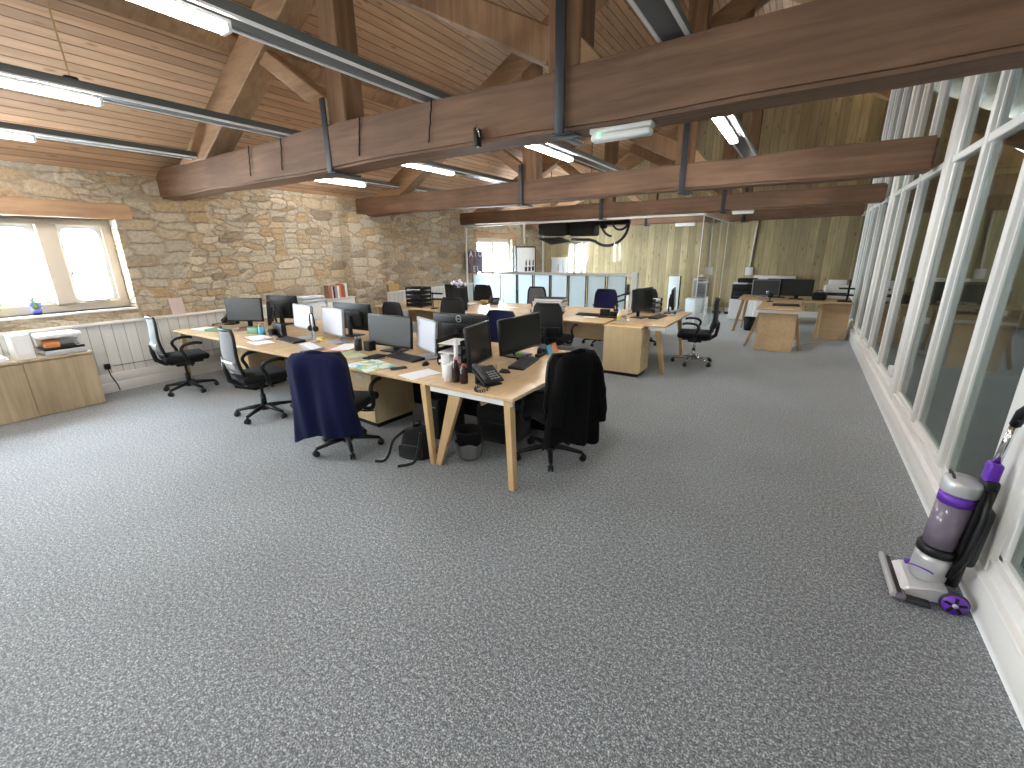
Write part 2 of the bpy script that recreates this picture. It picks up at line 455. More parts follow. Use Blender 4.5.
def struct(o, label=None, cat=None):
    o['kind'] = 'structure'
    if label: o['label'] = label
    if cat: o['category'] = cat
    return o

def dup(root, label, loc, rz=0., group=None):
    def cp(o, par):
        c = o.copy(); COL.objects.link(c)
        if par: c.parent = par
        for ch in list(o.children): cp(ch, c)
        return c
    r = cp(root, None); r.location = loc; r.rotation_euler = (0, 0, rz); r['label'] = label
    if group: r['group'] = group
    return r

def text(body, size, mtx, m, name, parent, ext=.0008):
    cu = bpy.data.curves.new(name, 'FONT'); cu.body = body; cu.size = size; cu.extrude = ext
    cu.align_x = 'CENTER'; cu.align_y = 'CENTER'; cu.materials.append(m)
    tmp = bpy.data.objects.new(name, cu); COL.objects.link(tmp); bpy.context.view_layer.update()
    me = bpy.data.meshes.new_from_object(tmp.evaluated_get(bpy.context.evaluated_depsgraph_get())); bpy.data.objects.remove(tmp)
    o = bpy.data.objects.new(name, me); COL.objects.link(o); o.parent = parent; o.matrix_local = mtx
    return o

def basis(px, py, loc):
    px, py = Vector(px).normalized(), Vector(py).normalized(); pz = px.cross(py)
    mx = Matrix((px, py, pz)).transposed().to_4x4(); mx.translation = loc
    return mx

# ------------------------------------------------------------------ camera
def camera():
    f, p, yaw, roll = 440.77645, R(16.72929), R(32.82502), R(.77918)
    F = Vector((-math.sin(yaw) * math.cos(p), math.cos(yaw) * math.cos(p), -math.sin(p)))
    r = Vector((math.cos(yaw), math.sin(yaw), 0)); d = F.cross(r)
    c, s = math.cos(roll), math.sin(roll)
    r2 = c * r + s * d; d2 = -s * r + c * d
    cam = bpy.data.cameras.new('camera'); cam.sensor_width = 36; cam.lens = f / 1024 * 36
    cam.clip_start = .05
    o = bpy.data.objects.new('camera', cam); COL.objects.link(o)
    mx = Matrix((r2, -d2, -F)).transposed().to_4x4(); mx.translation = (0, 0, 1.72)
    o.matrix_world = mx; S.camera = o
camera()

# ------------------------------------------------------------------ shell of the room
LX, BY, RX, FY = -7.55, 13.7, 4.5, -5.0
PX = .93                                  # face of the glazed partition
def roofz(x): return 2.75 + .54 * (min(x, 2 * APX - x) + 7.55)
APX = -1.0

m = MB(); m.box(LX - .5, RX + .2, FY - .2, BY + .3, -.12, 0)
struct(m.build('floor', M['carpet']), 'grey flecked office carpet', 'floor')

def wall_x(name, x, xo, ys, zs, holes, m):
    """wall in the plane X = x with thickness to xo, rectangular holes (y0,y1,z0,z1)"""
    b = MB()
    ys = sorted(set(ys + [h[0] for h in holes] + [h[1] for h in holes])); zs = sorted(set(zs + [h[2] for h in holes] + [h[3] for h in holes]))
    for y0, y1 in zip(ys, ys[1:]):
        for z0, z1 in zip(zs, zs[1:]):
            if any(h[0] <= (y0 + y1) / 2 <= h[1] and h[2] <= (z0 + z1) / 2 <= h[3] for h in holes): continue
            for X in (x, xo): b.quad([(X, y0, z0), (X, y1, z0), (X, y1, z1), (X, y0, z1)])
    for y0, y1, z0, z1 in holes:
        b.quad([(x, y0, z0), (x, y1, z0), (xo, y1, z0), (xo, y0, z0)]); b.quad([(x, y0, z1), (x, y1, z1), (xo, y1, z1), (xo, y0, z1)])
        b.quad([(x, y0, z0), (x, y0, z1), (xo, y0, z1), (xo, y0, z0)]); b.quad([(x, y1, z0), (x, y1, z1), (xo, y1, z1), (xo, y1, z0)])
    bmesh.ops.remove_doubles(b.bm, verts=b.bm.verts[:], dist=1e-4)
    return b.build(name, m)

W1 = (.25, 2.34, 1.07, 2.18); W2 = (10.06, 11.82, .12, 2.08); W3 = (-3.9, -1.6, 1.07, 2.18)
struct(wall_x('wall_left', LX, LX - .45, [FY, BY], [0, 2.85], [W1, W2, W3], M['stone']), 'rubble stone wall in buff and grey with a window', 'wall')

def gable(name, y, yo, xs, holes, m):
    b = MB(); zs = sorted({0, 2.75} | {h[2] for h in holes} | {h[3] for h in holes}); xs = sorted(set(xs) | {h[0] for h in holes} | {h[1] for h in holes})
    for x0, x1 in zip(xs, xs[1:]):
        for z0, z1 in zip(zs, zs[1:]):
            if any(h[0] <= (x0 + x1) / 2 <= h[1] and h[2] <= (z0 + z1) / 2 <= h[3] for h in holes): continue
            for Y in (y, yo): b.quad([(x0, Y, z0), (x1, Y, z0), (x1, Y, z1), (x0, Y, z1)])
    for x0, x1, z0, z1 in holes:
        for q in (((x0, z0), (x1, z0)), ((x0, z1), (x1, z1)), ((x0, z0), (x0, z1)), ((x1, z0), (x1, z1))):
            b.quad([(q[0][0], y, q[0][1]), (q[1][0], y, q[1][1]), (q[1][0], yo, q[1][1]), (q[0][0], yo, q[0][1])])
    for Y in (y, yo): b.quad([(xs[0], Y, 2.75), (xs[-1], Y, 2.75), (APX, Y, roofz(APX))])
    return b.build(name, m)

W4 = (-6.6, -5.92, 1.0, 1.95)
struct(gable('wall_back', BY, BY + .3, [LX, RX], [W4], M['backboards']), 'end wall of knotty vertical timber boards', 'wall')
struct(gable('wall_front', FY - .25, FY, [LX, RX], [], M['plaster']), 'pale plastered gable wall opposite the timber end wall', 'wall')
ADDED_OPENINGS = [(2.0, 2.5, 1.1, 2.0), (8.0, 8.4, 1.1, 2.0)]  # unseen openings added so daylight reaches the corridor behind the partition
struct(wall_x('wall_right', RX, RX + .3, [FY, BY], [0, 3.4], ADDED_OPENINGS, M['dimplaster']), 'plastered outer wall beyond the glazed partition', 'wall')

# roof slopes: local x runs up the slope, y along the ridge
for nm, sgn, lab in (('ceiling', 1, 'boarded pine slope of the roof above the stone wall'), ('ceiling', -1, 'boarded pine slope of the roof above the glazed partition')):
    L = math.hypot(APX - LX, .54 * (APX - LX)) + .05
    m = MB(); m.box(-.35, L, FY - .3, BY + .3, 0, .08)
    o = m.build(nm, M['ceil']); a = math.atan(.54)
    if sgn == 1: o.matrix_world = Matrix.Translation((LX, 0, 2.75)) @ Matrix.Rotation(-a, 4, 'Y')
    else: o.matrix_world = Matrix.Translation((2 * APX - LX, BY + FY, 2.75)) @ Matrix.Rotation(PI, 4, 'Z') @ Matrix.Rotation(-a, 4, 'Y')
    struct(o, lab, 'ceiling')

# stone pier under the second truss
m = MB(); m.box(LX - .05, LX + .28, 5.72, 6.5, 0, 2.44, bev=.02, seg=2)
struct(m.build('pillar', M['stone']), 'stone pier built against the wall under the second truss', 'pier')

# white boarded dado along the stone wall
def dado(name, y0, y1, lab):
    t = thing(name, lab, 'dado', kind='structure')
    m = MB(); m.box(LX, LX + .06, y0, y1, .22, .885); m.build('dado_boards', M['whitewood'], t)
    m = MB(); m.box(LX, LX + .10, y0, y1, .885, .92, bev=.006); m.build('ledge', M['white'], t)
    m = MB(); m.box(LX, LX + .085, y0, y1, 0, .13, bev=.004); m.box(LX, LX + .075, y0, y1, .13, .25, bev=.004); m.build('skirting', M['white'], t)
dado('trim_1', FY, 5.72, 'long white boarded dado with a ledge under the window'); dado('trim_2', 6.5, 10.0, 'white boarded dado beyond the stone pier')
m = MB(); m.box(-1.7, PX, BY - .03, BY, 0, .14)
struct(m.build('baseboard_back', M['white']), 'white skirting board under the timber end wall', 'skirting')

# windows ------------------------------------------------------------
def window_x(name, W, lights, label, x=LX, mw=.17, rec=.36):
    """stone-mullioned window with arched-corner casements in the plane X"""
    y0, y1, z0, z1 = W; t = thing(name, label, 'window', kind='structure')
    n = len(lights)
    fx0, fx1 = x - rec, x - rec + .12
    m = MB(); m.box(fx0, fx1, y0, y1, z0, z0 + .09); m.box(fx0, fx1, y0, y1, z1 - .07, z1)
    edges = [y0] + [e for l in lights for e in l] + [y1]
    for a, b in zip(edges[::2], edges[1::2]):
        if b - a > .01: m.box(fx0, fx1 + (.06 if b - a > .12 else 0), a, b, z0 + .09, z1 - .07, bev=.008)
    m.build('window_frame', M['framestone'], t)
    for a, b in lights:
        za, zb = z0 + .09, z1 - .07; r = .07; w = .045
        out = [(a, za), (b, za), (b, zb), (a, zb)]
        inn = [(a + w, za + w), (b - w, za + w)] + [(b - w - r + r * math.cos(k * PI / 12), zb - w - r + r * math.sin(k * PI / 12)) for k in range(7)] + [(a + w + r - r * math.sin(k * PI / 12), zb - w - r + r * math.cos(k * PI / 12)) for k in range(7)]
        mm = MB()
        for xx in (fx0 + .03, fx1 - .03):
            vo = [mm.bm.verts.new((xx, *p)) for p in out]; vi = [mm.bm.verts.new((xx, *p)) for p in inn]
            mm.bm.faces.new((vo[0], vo[1], vi[1], vi[0])); mm.bm.faces.new((vo[1], vo[2], *vi[2:9][::-1], vi[1]))
            mm.bm.faces.new((vo[2], vo[3], *vi[9:16][::-1], vi[8])); mm.bm.faces.new((vo[3], vo[0], vi[0], vi[15]))
        K = len(inn)
        for i in range(K):
            p, q = inn[i], inn[(i + 1) % K]; mm.quad([(fx0 + .03, *p), (fx0 + .03, *q), (fx1 - .03, *q), (fx1 - .03, *p)])
        c = mm.build('casement', M['white'], t)
        mm = MB(); mm.box(fx0 + .055, fx0 + .06, a + w, b - w, za + w, zb - w); mm.build('pane', M['glass'], c)
    return t
t = window_x('window_1', W1, [(.38, .98), (1.02, 1.62), (1.80, 2.24)], 'mullioned stone window with bright daylight above the white dado')
m = MB(); m.box(LX - .26, LX + .03, W1[0], W1[1], W1[2] - .03, W1[2], bev=.006); m.build('window_sill', M['white'], t)
m = MB(); m.box(LX - .3, LX + .035, -.2, 2.52, 2.18, 2.37, bev=.012); m.build('lintel', M['lintel'], t)
m = MB(); m.box(LX - .225, LX - .205, 1.88, 2.13, 1.165, 1.19, bev=.004); m.box(LX - .225, LX - .205, 1.83, 1.85, 1.5, 1.6, bev=.004); m.build('handle', M['chrome'], t)
window_x('window_2', W3, [(-3.8, -3.1), (-3.0, -2.3), (-2.2, -1.7)], 'added unseen mullioned window in the stone wall')  # out of view, added to bring more daylight onto the near floor
t = window_x('window_3', W2, [(10.1, 10.93), (10.95, 11.78)], 'tall glazed opening in the stone wall inside the meeting room', rec=.2)
m = MB(); m.box(LX - .3, LX + .03, 9.95, 11.95, 2.08, 2.24, bev=.01); m.build('lintel', M['lintel'], t)

t = thing('window_4', 'small window in the timber end wall', 'window', kind='structure')
x0, x1, z0, z1 = W4; m = MB()
for a, b, c, d in ((x0, x1, z0, z0 + .04), (x0, x1, z1 - .04, z1), (x0, x0 + .05, z0, z1), (x1 - .05, x1, z0, z1), (-6.42, -6.30, z0, z1), (-6.17, -6.05, z0, z1)): m.box(a, b, BY + .03, BY + .12, c, d)
m.build('window_frame', M['framestone'], t)
m = MB(); m.box(x0, x1, BY + .085, BY + .09, z0, z1); m.build('pane', M['glass'], t)

for i, (a, b) in enumerate(()):
    t = thing('window_%d' % (5 + i), 'white framed window in the plastered gable', 'window', kind='structure'); m = MB()
    for p, q, c, d in ((a, b, .9, .96), (a, b, 2.34, 2.4), (a, a + .06, .9, 2.4), (b - .06, b, .9, 2.4), ((a + b) / 2 - .03, (a + b) / 2 + .03, .9, 2.4)): m.box(p, q, FY - .18, FY - .1, c, d)
    m.build('window_frame', M['white'], t)
    m = MB(); m.box(a, b, FY - .145, FY - .14, .9, 2.4); m.build('pane', M['glass'], t)

# glazed timber partition ---------------------------------------------
part = thing('wall_partition', 'white timber partition glazed from sill to roof', 'partition', kind='structure')
PY0, PY1 = FY, BY
def ptop(x): return roofz(x) - .005
m = MB(); m.box(PX, PX + .20, PY0, PY1, 0, .19, bev=.006); m.build('skirting', M['white'], part)
m = MB(); m.box(PX - .012, PX + .18, PY0, PY1, .19, .215, bev=.005); m.box(PX + .02, PX + .12, PY0, PY1, .215, .29, bev=.006); m.box(PX + .045, PX + .10, PY0, PY1, .29, .325, bev=.004)
m.build('sill', M['white'], part)
m = MB(); m.box(PX + .03, PX + .10, PY0, PY1, 2.41, 2.47, bev=.005); m.build('transom', M['white'], part)
posts = [(5.62, 5.93, 0), (8.9, 9.2, 0), (12.1, 12.4, 0), (2.66, 3.03, 0), (-.6, -.25, 0), (-3.8, -3.45, 0)]
thin = [3.86, 4.80, 7.08, 8.18, 10.35, 11.45, 1.72, .75, -1.5, -2.5]
for y0, y1, _ in posts:
    m = MB(); m.box(PX + .012, PX + .10, y0 + .05, y1 - .03, .215, ptop(PX + .12), bev=.008); m.box(PX + .045, PX + .10, y0, y1, .3, ptop(PX + .12), bev=.005)
    m.build('post', M['white'], part)
for y in thin:
    m = MB(); m.box(PX + .022, PX + .10, y - .085, y, .3, ptop(PX + .12), bev=.007); m.box(PX + .052, PX + .10, y - .10, y + .012, .3, ptop(PX + .12), bev=.004)
    m.build('mullion', M['white'], part)
ys = sorted([p[1] for p in posts] + [p[0] for p in posts] + [y for y in thin] + [y - .085 for y in thin])
ys = [FY] + ys + [BY]
for a, b in zip(ys[::2], ys[1::2]):
    for z0, z1 in ((.325, 2.40), (2.47, ptop(PX + .1))):
        m = MB(); m.box(PX + .066, PX + .072, a, b, z0, z1); m.build('pane', M['partglass'], part)
m = MB(); m.box(PX - .03, PX + .02, 5.86, 5.91, .42, .53, bev=.012, seg=3); m.build('latch', M['whiteplastic'], part)

# ------------------------------------------------------------------ roof trusses
def rough_box(m, x0, x1, y0, y1, z0, z1, n, amp, mt, seed):
    rnd = random.Random(seed); b = bmesh.new(); bmesh.ops.create_cube(b, size=1)
    b.transform(Matrix.Translation(((x0 + x1) / 2, (y0 + y1) / 2, (z0 + z1) / 2)) @ Matrix.Diagonal((x1 - x0, y1 - y0, z1 - z0, 1)))
    bmesh.ops.bevel(b, geom=b.edges[:], offset=.022, segments=2, affect='EDGES')
    for i in range(1, n):
        x = x0 + (x1 - x0) * i / n
        bmesh.ops.bisect_plane(b, geom=b.verts[:] + b.edges[:] + b.faces[:], plane_co=(x, 0, 0), plane_no=(1, 0, 0))
    ph = [rnd.uniform(0, 6) for _ in range(6)]
    for v in b.verts:
        if x0 + .05 < v.co.x < x1 - .05:
            s = 1 if v.co.z > (z0 + z1) / 2 else -1; q = 1 if v.co.y > (y0 + y1) / 2 else -1
            v.co.z += amp * (math.sin(v.co.x * 1.7 + ph[0] + s) + .5 * math.sin(v.co.x * 4.3 + ph[1] + 2 * s)) + rnd.uniform(-1, 1) * amp * .25
            v.co.y += amp * (math.sin(v.co.x * 1.3 + ph[2] + q) + .5 * math.sin(v.co.x * 3.7 + ph[3] + q)) + rnd.uniform(-1, 1) * amp * .25
    m._take(b, mt, None, False)

def bar_xz(m, p, q, w, y0, y1, mt, side=0):
    """timber in the truss plane from p to q (x, z), depth w; side -1/0/1: which edge the line is"""
    p, q = Vector((p[0], p[1])), Vector((q[0], q[1])); d = (q - p).normalized(); n = Vector((-d.y, d.x))
    a = n * w * (.5 if side == 0 else (0 if side > 0 else 1)); b = n * w * (.5 if side == 0 else (1 if side > 0 else 0))
    if side == 0: A, B = p - a, p + b; C, D = q + b, q - a
    elif side < 0: A, B, C, D = p - n * w, p, q, q - n * w
    else: A, B, C, D = p, p + n * w, q + n * w, q
    m.prism([tuple(A), tuple(B), tuple(C), tuple(D)], 1, y0, y1, mt, .012)

def rz(x): return 2.74 + .54 * (x + 7.02)     # upper edge of a principal rafter
def truss(Y, z0, z1, dep, label, xr, seed, qx=-3.70, kx=-1.45):
    t = thing('roof_truss', label, 'roof truss', (0, 0, 0), group=None)
    m = MB(); rough_box(m, LX - .1, xr, Y, Y + dep, z0, z1, 26, .010, M['beam'], seed); m.build('tie_beam', M['beam'], t)
    ya, yb = Y + .03, Y + dep - .05
    m = MB(); m.box(kx - .115, kx + .115, ya, yb, z1 - .01, rz(APX) - .08, bev=.012, seg=1); m.build('king_post', M['post'], t)
    m = MB(); m.box(qx - .12, qx + .12, ya, yb, z1 - .01, rz(qx) - .1, bev=.012, seg=1); m.build('queen_post', M['post'], t)
    m = MB(); zb = z1 - .015; xa = -7.02 + (zb - 2.74) / .54; vd = .375; m.prism([(xa, zb), (xa + vd / .54, zb), (APX, rz(APX) - vd), (APX, rz(APX))], 1, ya - .02, yb + .02, M['rafter'], .012); m.build('principal_rafter', M['rafter'], t)
    m = MB(); X1 = 3.6; bar_xz(m, (APX, rz(APX)), (X1, rz(2 * APX - X1)), .33, ya - .02, yb + .02, M['rafter'], -1); m.build('principal_rafter', M['rafter'], t)
    m = MB(); bar_xz(m, (qx - .1, z1 + .12), (-5.02, 3.74), .15, ya + .03, yb - .03, M['rafter']); m.build('strut', M['rafter'], t)
    m = MB(); bar_xz(m, (kx - .08, z1 + .13), (-3.2, z1 + 1.0), .2, ya + .01, yb - .01, M['post']); m.build('strut', M['post'], t)
    m = MB(); m.prism([(kx + .10, z1 - .005), (kx + .26, z1 - .005), (kx + .10, z1 + .16)], 1, ya + .01, yb - .01, M['rafter'], .006); m.build('cleat', M['rafter'], t)
    for sx in (qx - .12, kx - .0):
        m = MB(); w = .035
        m.box(sx - w, sx + w, Y - .022, Y - .008, z0 - .022, z1 + (.5 if sx > -2 else .22), bev=.004)
        m.box(sx - w, sx + w, Y - .022, Y + dep + .01, z0 - .035, z0 - .016, bev=.003)
        m.box(sx - w, sx + .13, Y - .06, Y + .06, z0 - .045, z0 - .033, bev=.003)
        m.build('iron_strap', M['iron'], t)
    return t
t1 = truss(2.9, 2.475, 2.835, .30, 'roof truss with the thickest tie beam spanning just beyond the first windows', PX - .012, 1, -3.72, -1.47)
truss(6.16, 2.425, 2.735, .28, 'middle roof truss whose tie beam rests on the stone pier', PX - .012, 2, -3.64, -1.42)
t3 = truss(9.37, 2.385, 2.665, .26, 'roof truss directly over the glazed meeting room front', PX - .012, 3, -3.64, -1.40)
truss(12.58, 2.37, 2.64, .26, 'rearmost roof truss beyond the meeting room glass', PX - .012, 4, -3.64, -1.40)
m = MB(); bar_xz(m, (-3.5, 3.28), (-2.2, 3.88), .2, 9.42, 9.55, M['rafter']); m.build('strut', M['rafter'], t3)
for x, zt in ((-5.15, 0), (-4.55, 0), (-3.37, 0), (-2.55, 0)):
    m = MB(); pts = [(x - .006 * k + .004 * math.sin(k * 2.1 + x), 2.886, 2.83 - k * .032) for k in range(10)]; m.tube(pts, .006, M['blackmatte'], 6); m.build('dark_line', M['blackmatte'], t1)  # thin dark lines running down the front face of the tie beam

# purlins lie on the principal rafters
a = math.atan(.54)
m = MB(); m.box(-.10, .10, FY, BY, .0, .265, bev=.012, seg=1, mtx=Matrix.Translation((-5.17, 0, rz(-5.17))) @ Matrix.Rotation(-a, 4, 'Y'))
struct(tag(m.build('purlin', M['rafter']), 'timber purlin under the boarded slope above the stone wall', 'purlin'))
m = MB(); m.box(-.10, .10, FY, BY, .0, .265, bev=.012, seg=1, mtx=Matrix.Translation((2 * APX + 5.17, 0, rz(-5.17))) @ Matrix.Rotation(a, 4, 'Y'))
struct(tag(m.build('purlin', M['rafter']), 'timber purlin under the slope beyond the partition', 'purlin'))

# ------------------------------------------------------------------ lighting trunking and battens
RAILX = [-6.42, -4.56, -2.63, -.80]
raillab = ['lighting trunking closest to the stone wall', 'second lighting trunking from the stone wall', 'third lighting trunking, beside the king posts', 'lighting trunking closest to the glazed partition']
for x, lab in zip(RAILX, raillab):
    t = thing('lighting_trunking', 'grey steel ' + lab, 'lighting trunking', (x, 0, 2.855), group='lighting trunking')
    m = MB(); m.box(-.075, .075, -3., 9.3, .0, .06, bev=.004); m.build('channel', M['galv'], t)
    m = MB(); m.box(-.084, -.064, -3., 9.3, -.008, .006); m.build('lip', M['whitemetal'], t)
    m = MB(); m.box(.064, .084, -3., 9.3, -.008, .006); m.build('lip', M['whitemetal'], t)

def batten(x, y, label, z=2.848):
    t = thing('batten_light', label, 'strip light', (x, y, z), group=None)
    m = MB(); m.box(-.04, .04, -.61, .61, -.02, 0, bev=.004); m.build('housing', M['whitemetal'], t)
    m = MB(); m.box(-.035, .035, -.585, .585, -.055, -.02, bev=.012, seg=3); m.build('diffuser', M['led'], t)
    for s in (-1, 1):
        m = MB(); m.box(-.042, .042, s * .598 - .013, s * .598 + .013, -.057, -.019, bev=.006); m.build('end_cap', M['ledend'], t)
    return t
bl = ['lit strip light above the window end of the desks, second trunking out from the stone wall', 'lit strip light closest to the stone wall, before the thick tie beam', 'lit strip light on the third trunking before the thick tie beam']
batten(RAILX[1], .90, 'lit strip light on the second trunking, before the thick tie beam')
batten(RAILX[0], .92, 'lit strip light closest to the stone wall, before the thick tie beam')
batten(RAILX[2], .86, 'lit strip light on the third trunking, before the thick tie beam')
batten(RAILX[0] - .02, 4.87, 'lit strip light closest to the stone wall, between the two front tie beams')
batten(RAILX[1] + .06, 4.86, 'lit strip light on the second trunking, between the two front tie beams')
batten(RAILX[2] - .03, 4.95, 'lit strip light beside the king posts, between the two front tie beams', 2.845)
batten(RAILX[3] - .02, 5.1, 'lit strip light closest to the glazed partition, between the two front tie beams', 2.845)
batten(RAILX[3], .86, 'strip light closest to the glazed partition, before the thick tie beam')
for x, w in zip(RAILX, ('closest to the stone wall', 'on the second trunking', 'on the third trunking', 'closest to the glazed partition')):
    batten(x, -1.9, 'added unseen strip light over the open carpet ' + w)  # battens out of view, added to light the near end of the room
batten(RAILX[2], 7.9, 'added hidden strip light on the third trunking past the second tie beam')  # this and the next two are hidden battens added for extra light
batten(RAILX[1], 7.9, 'added hidden strip light on the second trunking past the second tie beam')
batten(RAILX[3], 7.9, 'added hidden strip light closest to the partition past the second tie beam')

batten(-5.6, 11.6, 'strip light over the stone wall side of the meeting room', 2.7)
batten(-3.2, 11.6, 'strip light over the glass side of the meeting room', 2.7)
m = MB(); t = thing('hanging_cable', 'thin cable dropping from the roof to the second trunking', 'cable', (0, 0, 0))
m.tube([(-4.6, 1.35, 4.28), (-4.6, 1.35, 3.6), (-4.58, 1.37, 2.93)], .006, M['tan'], 6); m.build('cable', None, t)
m = MB(); m.box(-4.62, -4.55, 1.33, 1.41, 2.915, 2.95, bev=.01); m.build('cable_gland', M['blackplastic'], t)

def emergency(name, label, loc, w, led=True):
    t = thing(name, label, 'emergency light', loc)
    m = MB(); m.box(-w / 2, w / 2, -.045, .045, 0, .035, bev=.01); m.build('housing', M['whiteplastic'], t)
    m = MB(); m.box(-w / 2 + .006, w / 2 - .006, -.04, .04, -.045, .0, bev=.018, seg=3); m.build('diffuser', M['ledend'], t)
    m = MB(); m.box(-w / 2 + .05, w / 2 - .05, -.03, .03, .034, .05); m.build('mount_plate', M['whiteplastic'], t)
    if led:
        m = MB(); m.cyl((-w / 2 + .06, -.046, -.015), (-w / 2 + .06, -.036, -.015), .009, m=M['greenled'], n=10); m.build('indicator_light', None, t)
emergency('emergency_light', 'white emergency light with green indicator under the thick tie beam', (-1.09, 3.0, 2.435), .40)
emergency('emergency_light', 'small white emergency light under the tie beam over the meeting room', (-1.07, 9.44, 2.36), .36, False)
emergency('emergency_light', 'short white light under the tie beam inside the meeting room glass corner', (-2.75, 12.66, 2.335), .5, False)

t = thing('security_camera', 'small dark camera clamped to the front of the thick tie beam', 'camera', (-2.12, 2.87, 2.52))
m = MB(); m.box(-.018, .018, -.03, .03, -.07, .05, bev=.008); m.build('body', M['blackplastic'], t)
m = MB(); m.tube([(.0, -.03, .045), (.03, -.05, .06), (.045, -.05, .02), (.05, -.04, -.02)], .006, M['chrome'], 6); m.build('bracket', None, t)
t = thing('smoke_detector', 'round white smoke detector on the boarded roof slope', 'smoke detector', (-4.23, 4.72, roofz(-4.23) - .03))
m = MB(); m.lathe([(.0, -.03), (.04, -.03), (.055, -.01), (.055, .05)], m=M['whiteplastic']); m.build('cover', None, t)
# ------------------------------------------------------------------ furniture builders
def desk(name, label, x0, x1, y0, y1, legs, rail=None, panel=None, top='oak', h=.73, group=None, pmat='oak'):
    t = thing(name, label, 'desk', ((x0 + x1) / 2, (y0 + y1) / 2, 0), group=group)
    ox, oy = (x0 + x1) / 2, (y0 + y1) / 2
    m = MB(); m.box(x0 - ox, x1 - ox, y0 - oy, y1 - oy, h - .025, h, bev=.003, seg=1); m.build('table_top', M[top], t)
    if rail:
        for (a, b, c, d) in rail:
            m = MB(); m.box(a - ox, b - ox, c - oy, d - oy, h - .07, h - .027, bev=.004, seg=1); m.build('end_rail', M['whitemetal'], t)
    for f, tp, wx, wy in legs:      # foot (x,y), top (x,y), widths at the foot, top
        fx, fy = f[0] - ox, f[1] - oy; tx, ty = tp[0] - ox, tp[1] - oy
        m = MB(); a, b = wx; c, d = wy
        m.hexa([(fx - a, fy - c, 0), (fx + a, fy - c, 0), (fx + a, fy + c, 0), (fx - a, fy + c, 0), (tx - b, ty - d, h - .026), (tx + b, ty - d, h - .026), (tx + b, ty + d, h - .026), (tx - b, ty + d, h - .026)], M['oakleg'], .003)
        m.build('leg', None, t)
    if panel:
        for (a, b, c, d, e, f) in panel:
            m = MB(); m.box(a - ox, b - ox, c - oy, d - oy, e, f, bev=.003, seg=1); m.build('modesty_panel', M[pmat], t)
    return t

def pedestal(label, x, y, w, d, h, rz=0., mt='maple', drawers=3, front=-1):
    """drawer pedestal, drawers on the local -Y side"""
    t = thing('drawer_pedestal', label, 'drawer pedestal', (x, y, 0), rz)
    m = MB(); m.box(-w / 2, w / 2, -d / 2, d / 2, .05, h - .022, bev=.003, seg=1); m.build('carcass', M[mt], t)
    m = MB(); m.box(-w / 2 - .006, w / 2 + .006, -d / 2 - .012, d / 2 + .004, h - .022, h, bev=.003, seg=1); m.build('top', M[mt], t)
    m = MB(); m.box(-w / 2 + .02, w / 2 - .02, -d / 2 + .02, d / 2 - .02, .0, .05); m.build('plinth', M['blackmatte'], t)
    zs = [.06 + (h - .09) * k / drawers for k in range(drawers + 1)]
    for a, b in zip(zs, zs[1:]):
        m = MB(); m.box(-w / 2 + .004, w / 2 - .004, -d / 2 - .018, -d / 2, a + .004, b - .004, bev=.003, seg=1); dr = m.build('drawer', M[mt], t)
        m = MB(); m.box(-.06, .06, -d / 2 - .03, -d / 2 - .018, b - .05, b - .035, bev=.003); m.build('handle', M['silver'], dr)
    return t

def make_chair(label, arms=True, back='meshback', frame='blackplastic', chrome=False, low=False, cover=None, loc=(0, 0, 0), rz=0., name='office_chair', hs=1.):
    """swivel chair; sitter faces local +Y"""
    t = thing(name, label, 'office chair', loc, rz)
    sm = cover or 'seat'
    m = MB(); m.box(-.245, .245, -.23, .25, .425, .505, bev=.038, seg=4); m.build('seat', M[sm], t)
    m = MB(); m.box(-.19, .19, -.18, .18, .395, .43, bev=.01); m.box(-.05, .05, -.1, .1, .34, .40, bev=.01)
    m.tube([(.08, .04, .37), (.2, .04, .365), (.27, .04, .375)], .008, M['blackplastic'], 6); m.build('seat_mechanism', M['blackplastic'], t)
    def bk(u, v):
        z = .53 + .47 * v; hw = (.225 - .035 * v + .02 * math.sin(PI * v)) * (1 - .12 * max(0, abs(v - .5) - .4) / .1)
        x = (u - .5) * 2 * hw
        y = -.245 - .055 * v - .02 * math.sin(PI * (v * 1.5)) + .045 * (2 * u - 1) ** 2
        return (x, y, z)
    m = MB(); m.shell(bk, 13, 11, .012); m.build('back_panel', M[back], t)
    loop = [bk(k / 8, 0) for k in range(8)] + [bk(1, k / 8) for k in range(8)] + [bk(1 - k / 8, 1) for k in range(8)] + [bk(0, 1 - k / 8) for k in range(8)]
    m = MB(); m.tube(loop, .017, None, 8, closed=True); m.build('back_frame', M[frame], t)
    def lum(u, v):
        a = bk(.06 + .88 * u, .12 + .2 * v); return (a[0], a[1] - .022, a[2])
    m = MB(); m.shell(lum, 9, 4, .014); m.build('lumbar_support', M['silver' if back == 'meshback' else frame], t)
    m = MB(); m.tube([(0, -.05, .395), (0, -.2, .40), (0, -.285, .46), (0, -.302, .56), (0, -.31, .66)], [.03, .03, .028, .025, .02], None, 8); m.build('spine', M['blackplastic'], t)
    if arms:
        for s in (-1, 1):
            m = MB(); m.tube(m.smooth([(s * .2, .0, .41), (s * .28, -.0, .42), (s * .305, -.02, .52), (s * .305, -.05, .60), (s * .30, .0, .655), (s * .295, .12, .665), (s * .29, .18, .65)], 4), .019, None, 8); m.build('armrest', M['blackplastic'], t)
    base_legs(t, chrome)
    t.scale = (1, 1, hs)
    return t

